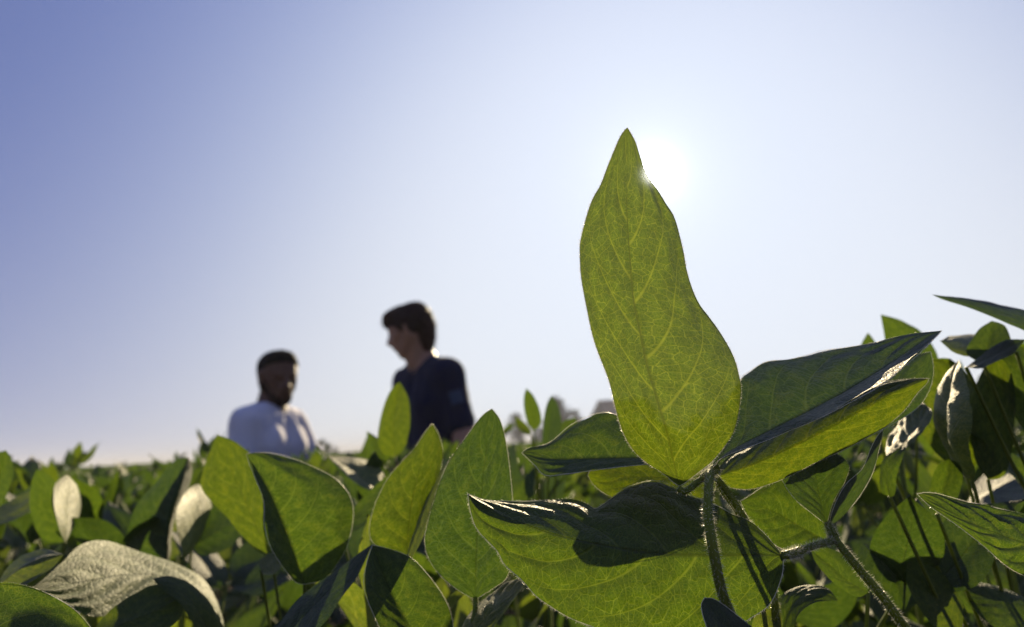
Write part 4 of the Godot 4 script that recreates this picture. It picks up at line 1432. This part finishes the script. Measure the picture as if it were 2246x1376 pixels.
	leaflet(o, M.deep,
		[1202, 985, 58.0, 1204, 950, 58.6, 1208, 910, 59.2, 1210, 868, 59.8],
		[1190, 970, 58.4, 1192, 925, 59.2, 1199, 888, 59.7],
		[1222, 970, 57.6, 1232, 930, 58.2, 1224, 890, 59.2],
		{"rows": 20, "cols": 6})
	leaflet(o, M.light,
		[1166, 955, 66.0, 1150, 940, 66.4, 1136, 925, 66.8, 1128, 914, 67.0],
		[1150, 952, 65.8, 1136, 938, 66.4],
		[1160, 938, 66.4, 1144, 922, 66.8],
		{"rows": 14, "cols": 4})
	leaflet(o, M.leaf,
		[1222, 985, 62.0, 1240, 955, 62.5, 1254, 935, 63.0, 1262, 916, 63.4],
		[1216, 955, 62.8, 1234, 926, 63.4],
		[1256, 972, 62.0, 1270, 945, 62.6],
		{"rows": 16, "cols": 5})
	rooted(o, px(1190, 1050, 68.0), [px(1172, 945, 64.0), px(1202, 985, 58.0), px(1166, 955, 66.0), px(1222, 985, 62.0)])
	settle(o)


# ------------------------------------------------------------------ the field
var blades: Array[ArrayMesh] = []


func make_blades() -> void:
	for k in 5:
		var n := 12
		var mid := PackedVector3Array()
		var left := PackedVector3Array()
		var right := PackedVector3Array()
		var bend := [0.10, -0.14, 0.28, 0.02, -0.30][k] as float
		var fold := [0.10, 0.22, -0.06, 0.35, 0.12][k] as float
		var wide := [0.27, 0.30, 0.25, 0.24, 0.29][k] as float
		for i in n + 1:
			var v := float(i) / n
			var w := wide * pow(sin(PI * pow(v, 0.70)), 0.85) * (1.0 - 0.25 * v)
			if i == n:
				w = 0.0
			var z := bend * v * v
			mid.append(Vector3(0.03 * sin(v * 5.0 + k), v, z))
			left.append(Vector3(-w + 0.03 * sin(v * 5.0 + k), v - 0.02, z + fold * w + 0.025 * sin(v * 11.0 + k)))
			right.append(Vector3(w * 0.95 + 0.03 * sin(v * 5.0 + k), v - 0.01, z + fold * w + 0.025 * sin(v * 9.0 + 2.0 * k)))
		blades.append(leaf_grid(mid, left, right, 3, 0.06, 0.0, 0.0, k))


func leaf_plan(seed_: int) -> Array:
	# the leaves of one plant of about 1.1 m: where each leaf leaves the stem, where its petiole ends, and how its three leaflets lie
	var r := RandomNumberGenerator.new()
	r.seed = seed_
	var out := []
	var turn := r.randf() * TAU
	for i in 11:
		var f := i / 10.0
		turn += PI + r.randf_range(-0.7, 0.7)
		var node := Vector3(0, 0.30 + 0.68 * f, 0)
		var away := Vector3(cos(turn), 0, sin(turn))
		var up := lerpf(0.45, 0.95, f)
		var arm := (away * r.randf_range(0.5, 0.9) + Vector3.UP * up).normalized() * lerpf(0.17, 0.09, f) * r.randf_range(0.85, 1.15)
		var end := node + arm
		var plan := {"node": node, "end": end, "blades": []}
		var size := lerpf(0.085, 0.125, sin(PI * minf(f * 0.9 + 0.15, 1.0))) * r.randf_range(0.85, 1.15)
		if i == 10:
			size *= 0.8
		for k in 3:
			var side := away.rotated(Vector3.UP, [0.0, 1.25, -1.25][k] + r.randf_range(-0.3, 0.3))
			var lift := r.randf_range(-0.45, 0.75) if f < 0.55 else r.randf_range(0.1, 1.7)
			if i == 10:
				lift = r.randf_range(0.9, 2.6)
			var along := (side + Vector3.UP * lift).normalized()
			var face := (Vector3.UP * 0.7 + Vector3(r.randfn(), r.randfn() * 0.4, r.randfn()) * 0.55 - side * lift * 0.6)
			face = (face - along * face.dot(along)).normalized()
			var xf := Transform3D(Basis(along.cross(face), along, face).scaled(Vector3.ONE * size), end + side * (0.012 if k == 0 else 0.004))
			plan.blades.append([r.randi() % 5, xf])
		out.append(plan)
	return out


func leaf_tint(r: RandomNumberGenerator) -> Material:
	return [M.leaf, M.leaf, M.deep, M.deep, M.light, M.pale][r.randi() % 6]


func stem_mesh(lean: float) -> ArrayMesh:
	var st := begin()
	tube(st, curve(PackedVector3Array([Vector3(0, -0.02, 0), Vector3(0.012 * lean, 0.4, 0.01), Vector3(-0.01, 0.75, -0.012 * lean), Vector3(0, 0.99, 0)]), 10), 0.0045, 0.0016, 6)
	return finish(st)


func petiole_mesh(plan: Dictionary) -> ArrayMesh:
	var st := begin()
	var a: Vector3 = plan.node
	var b: Vector3 = plan.end
	tube(st, curve(PackedVector3Array([a, a.lerp(b, 0.5) + Vector3(0, -0.008, 0), b]), 5), 0.0014, 0.0010, 5)
	for bl: Array in plan.blades:
		var x: Transform3D = bl[1]
		tube(st, PackedVector3Array([b, x.origin + x.basis.y * 0.02]), 0.0010, 0.0008, 4)
	return finish(st)


func whole_leaf(plan: Dictionary, m: Material) -> ArrayMesh:
	var st := begin()
	for bl: Array in plan.blades:
		st.append_from(blades[bl[0]], 0, bl[1])
	var mesh := st.commit()
	mesh.surface_set_material(0, m)
	var arr := petiole_mesh(plan).surface_get_arrays(0)
	mesh.add_surface_from_arrays(Mesh.PRIMITIVE_TRIANGLES, arr)
	mesh.surface_set_material(1, M.stem)
	return mesh


func field() -> void:
	make_blades()
	var r := RandomNumberGenerator.new()
	r.seed = 21
	var plans := []
	for k in 6:
		plans.append(leaf_plan(100 + k))
	# one plant of each kind, with its parts, is copied about the field
	var near_kind := []
	var mid_kind := []
	var far_kind := []
	for k in 6:
		var plan: Array = plans[k]
		var near := Node3D.new()
		var mid := Node3D.new()
		obj("stem", stem_mesh(k - 2.5), M.stem, near)
		obj("stem", stem_mesh(k - 2.5), M.stem, mid)
		var st := begin()
		for p: Dictionary in plan:
			var tint := leaf_tint(r)
			var pet := obj("petiole", petiole_mesh(p), M.stem, near)
			for bl: Array in p.blades:
				var o := obj("leaflet", blades[bl[0]], tint, pet)
				o.transform = bl[1]
				st.append_from(blades[bl[0]], 0, bl[1])
			obj("leaf", whole_leaf(p, tint), null, mid)
		var whole := st.commit()
		whole.surface_set_material(0, M.leaf if k % 2 == 0 else M.deep)
		whole.add_surface_from_arrays(Mesh.PRIMITIVE_TRIANGLES, stem_mesh(k - 2.5).surface_get_arrays(0))
		whole.surface_set_material(1, M.stem)
		near_kind.append(near)
		mid_kind.append(mid)
		far_kind.append(whole)
	var step := 0.165
	var made := 0
	var row := 0
	var z := 0.46
	while z < 4.3:
		var half := z * 0.76 + 0.22
		var n := int(half * 2.0 / step) + 1
		for i in n:
			var x := -half + (i + 0.5 * (row % 2)) * step + r.randf_range(-0.07, 0.07)
			var d := z + r.randf_range(-0.07, 0.07)
			var at := Vector3(x, 0, -d)
			var mark := seen_at(Vector3(x, EYE, -d))
			var up := r.randf_range(-14.0, 34.0)
			if d > 0.62 and mark.x > 1540.0:
				up = -r.randf_range(20.0, 70.0) if mark.x < 1930.0 else -r.randf_range(40.0, 120.0)
				up *= minf(1.0, 1.6 / d)
			elif d < 0.62:
				up = 66.0 + 0.5 * up if mark.x < 1150.0 or mark.x > 1900.0 else 100.0 + up
			elif d < 0.95:
				up += 34.0
			elif d < 2.2 and mark.x < 520.0:
				up = r.randf_range(-46.0, 8.0)
			elif mark.x > 560.0 and mark.x < 1000.0:
				up = absf(up) * 0.5
			if mark.x > 1240.0 and mark.x < 1420.0 and d > 0.95:
				up = maxf(up, 6.0)
			var high := EYE - up / FOCAL_PX * d
			var s := clampf(high / 1.09, 0.55, 1.2)
			if d < 0.57 and mark.x < 700.0:
				continue
			var k := r.randi() % 6
			var spin := r.randf() * TAU
			if Vector2(x + 0.48, d - 3.4).length() < 0.28 or Vector2(x + 0.98, d - 3.15).length() < 0.28:
				continue
			var o: Node3D
			var group := "soybean plants of the field"
			var label := "soybean plant in the blurred rows of the field, upper leaves pointing up"
			if d < 0.9:
				o = near_kind[k].duplicate()
				label = "soybean plant of the row just behind the sharp leaves, shaded and blurred"
				group = "soybean plants just behind the sharp leaves"
			elif d < 2.1:
				o = mid_kind[k].duplicate()
			else:
				o = MeshInstance3D.new()
				(o as MeshInstance3D).mesh = far_kind[k]
				label = "small blurred soybean plant far out in the field, around the two people"
				group = "soybean plants far out in the field"
			o.name = numbered("soybean_plant")
			add_child(o)
			o.position = at
			o.rotation.y = spin
			o.scale = Vector3.ONE * s
			o.set_meta("label", label)
			o.set_meta("category", "soybean plant")
			o.set_meta("group", group)
			made += 1
		z += step
		step = 0.165 if z < 1.1 else 0.25
		row += 1
	for k in 6:
		near_kind[k].free()
		mid_kind[k].free()
	# beyond that nobody could count them
	var patch := begin()
	var stems := begin()
	for k in 6:
		var at := Transform3D(Basis(Vector3.UP, k * 1.7), Vector3((k % 3 - 1) * 0.3 + 0.05 * k, 0, (k / 3 - 0.5) * 0.42))
		for p: Dictionary in plans[k]:
			if (p.node as Vector3).y < 0.5:
				continue
			for bl: Array in p.blades:
				patch.append_from(blades[bl[0]], 0, at * (bl[1] as Transform3D))
		stems.append_from(stem_mesh(k), 0, at)
	var mesh := patch.commit()
	mesh.surface_set_material(0, M.leaf)
	mesh.add_surface_from_arrays(Mesh.PRIMITIVE_TRIANGLES, stems.commit().surface_get_arrays(0))
	mesh.surface_set_material(1, M.stem)
	var places: Array[Transform3D] = []
	var dist := 4.5
	while dist < 170.0:
		var gap := maxf(0.62, dist * 0.028)
		var half := dist * 0.85 + 1.0
		for i in int(half * 2.0 / gap):
			var x := -half + (i + r.randf()) * gap
			var high := 1.05 + 0.04 * leaf_noise.get_noise_2d(x * 4.0, dist * 4.0) + r.randf_range(-0.06, 0.025)
			var wide := gap / 0.62
			places.append(Transform3D(Basis(Vector3.UP, r.randf() * TAU).scaled(Vector3(minf(wide, 2.2), high * EYE / 1.2, minf(wide, 2.2))), Vector3(x, 0, -dist - r.randf() * gap * 0.6)))
		dist += gap
	var mm := MultiMesh.new()
	mm.transform_format = MultiMesh.TRANSFORM_3D
	mm.mesh = mesh
	mm.instance_count = places.size()
	for i in places.size():
		mm.set_instance_transform(i, places[i])
	var far := MultiMeshInstance3D.new()
	far.name = "soybean_field"
	far.multimesh = mm
	add_child(far)
	far.set_meta("kind", "stuff")
	far.set_meta("label", "mass of distant soybean crop reaching to the horizon")
	print("field plants ", made, ", far patches ", places.size())
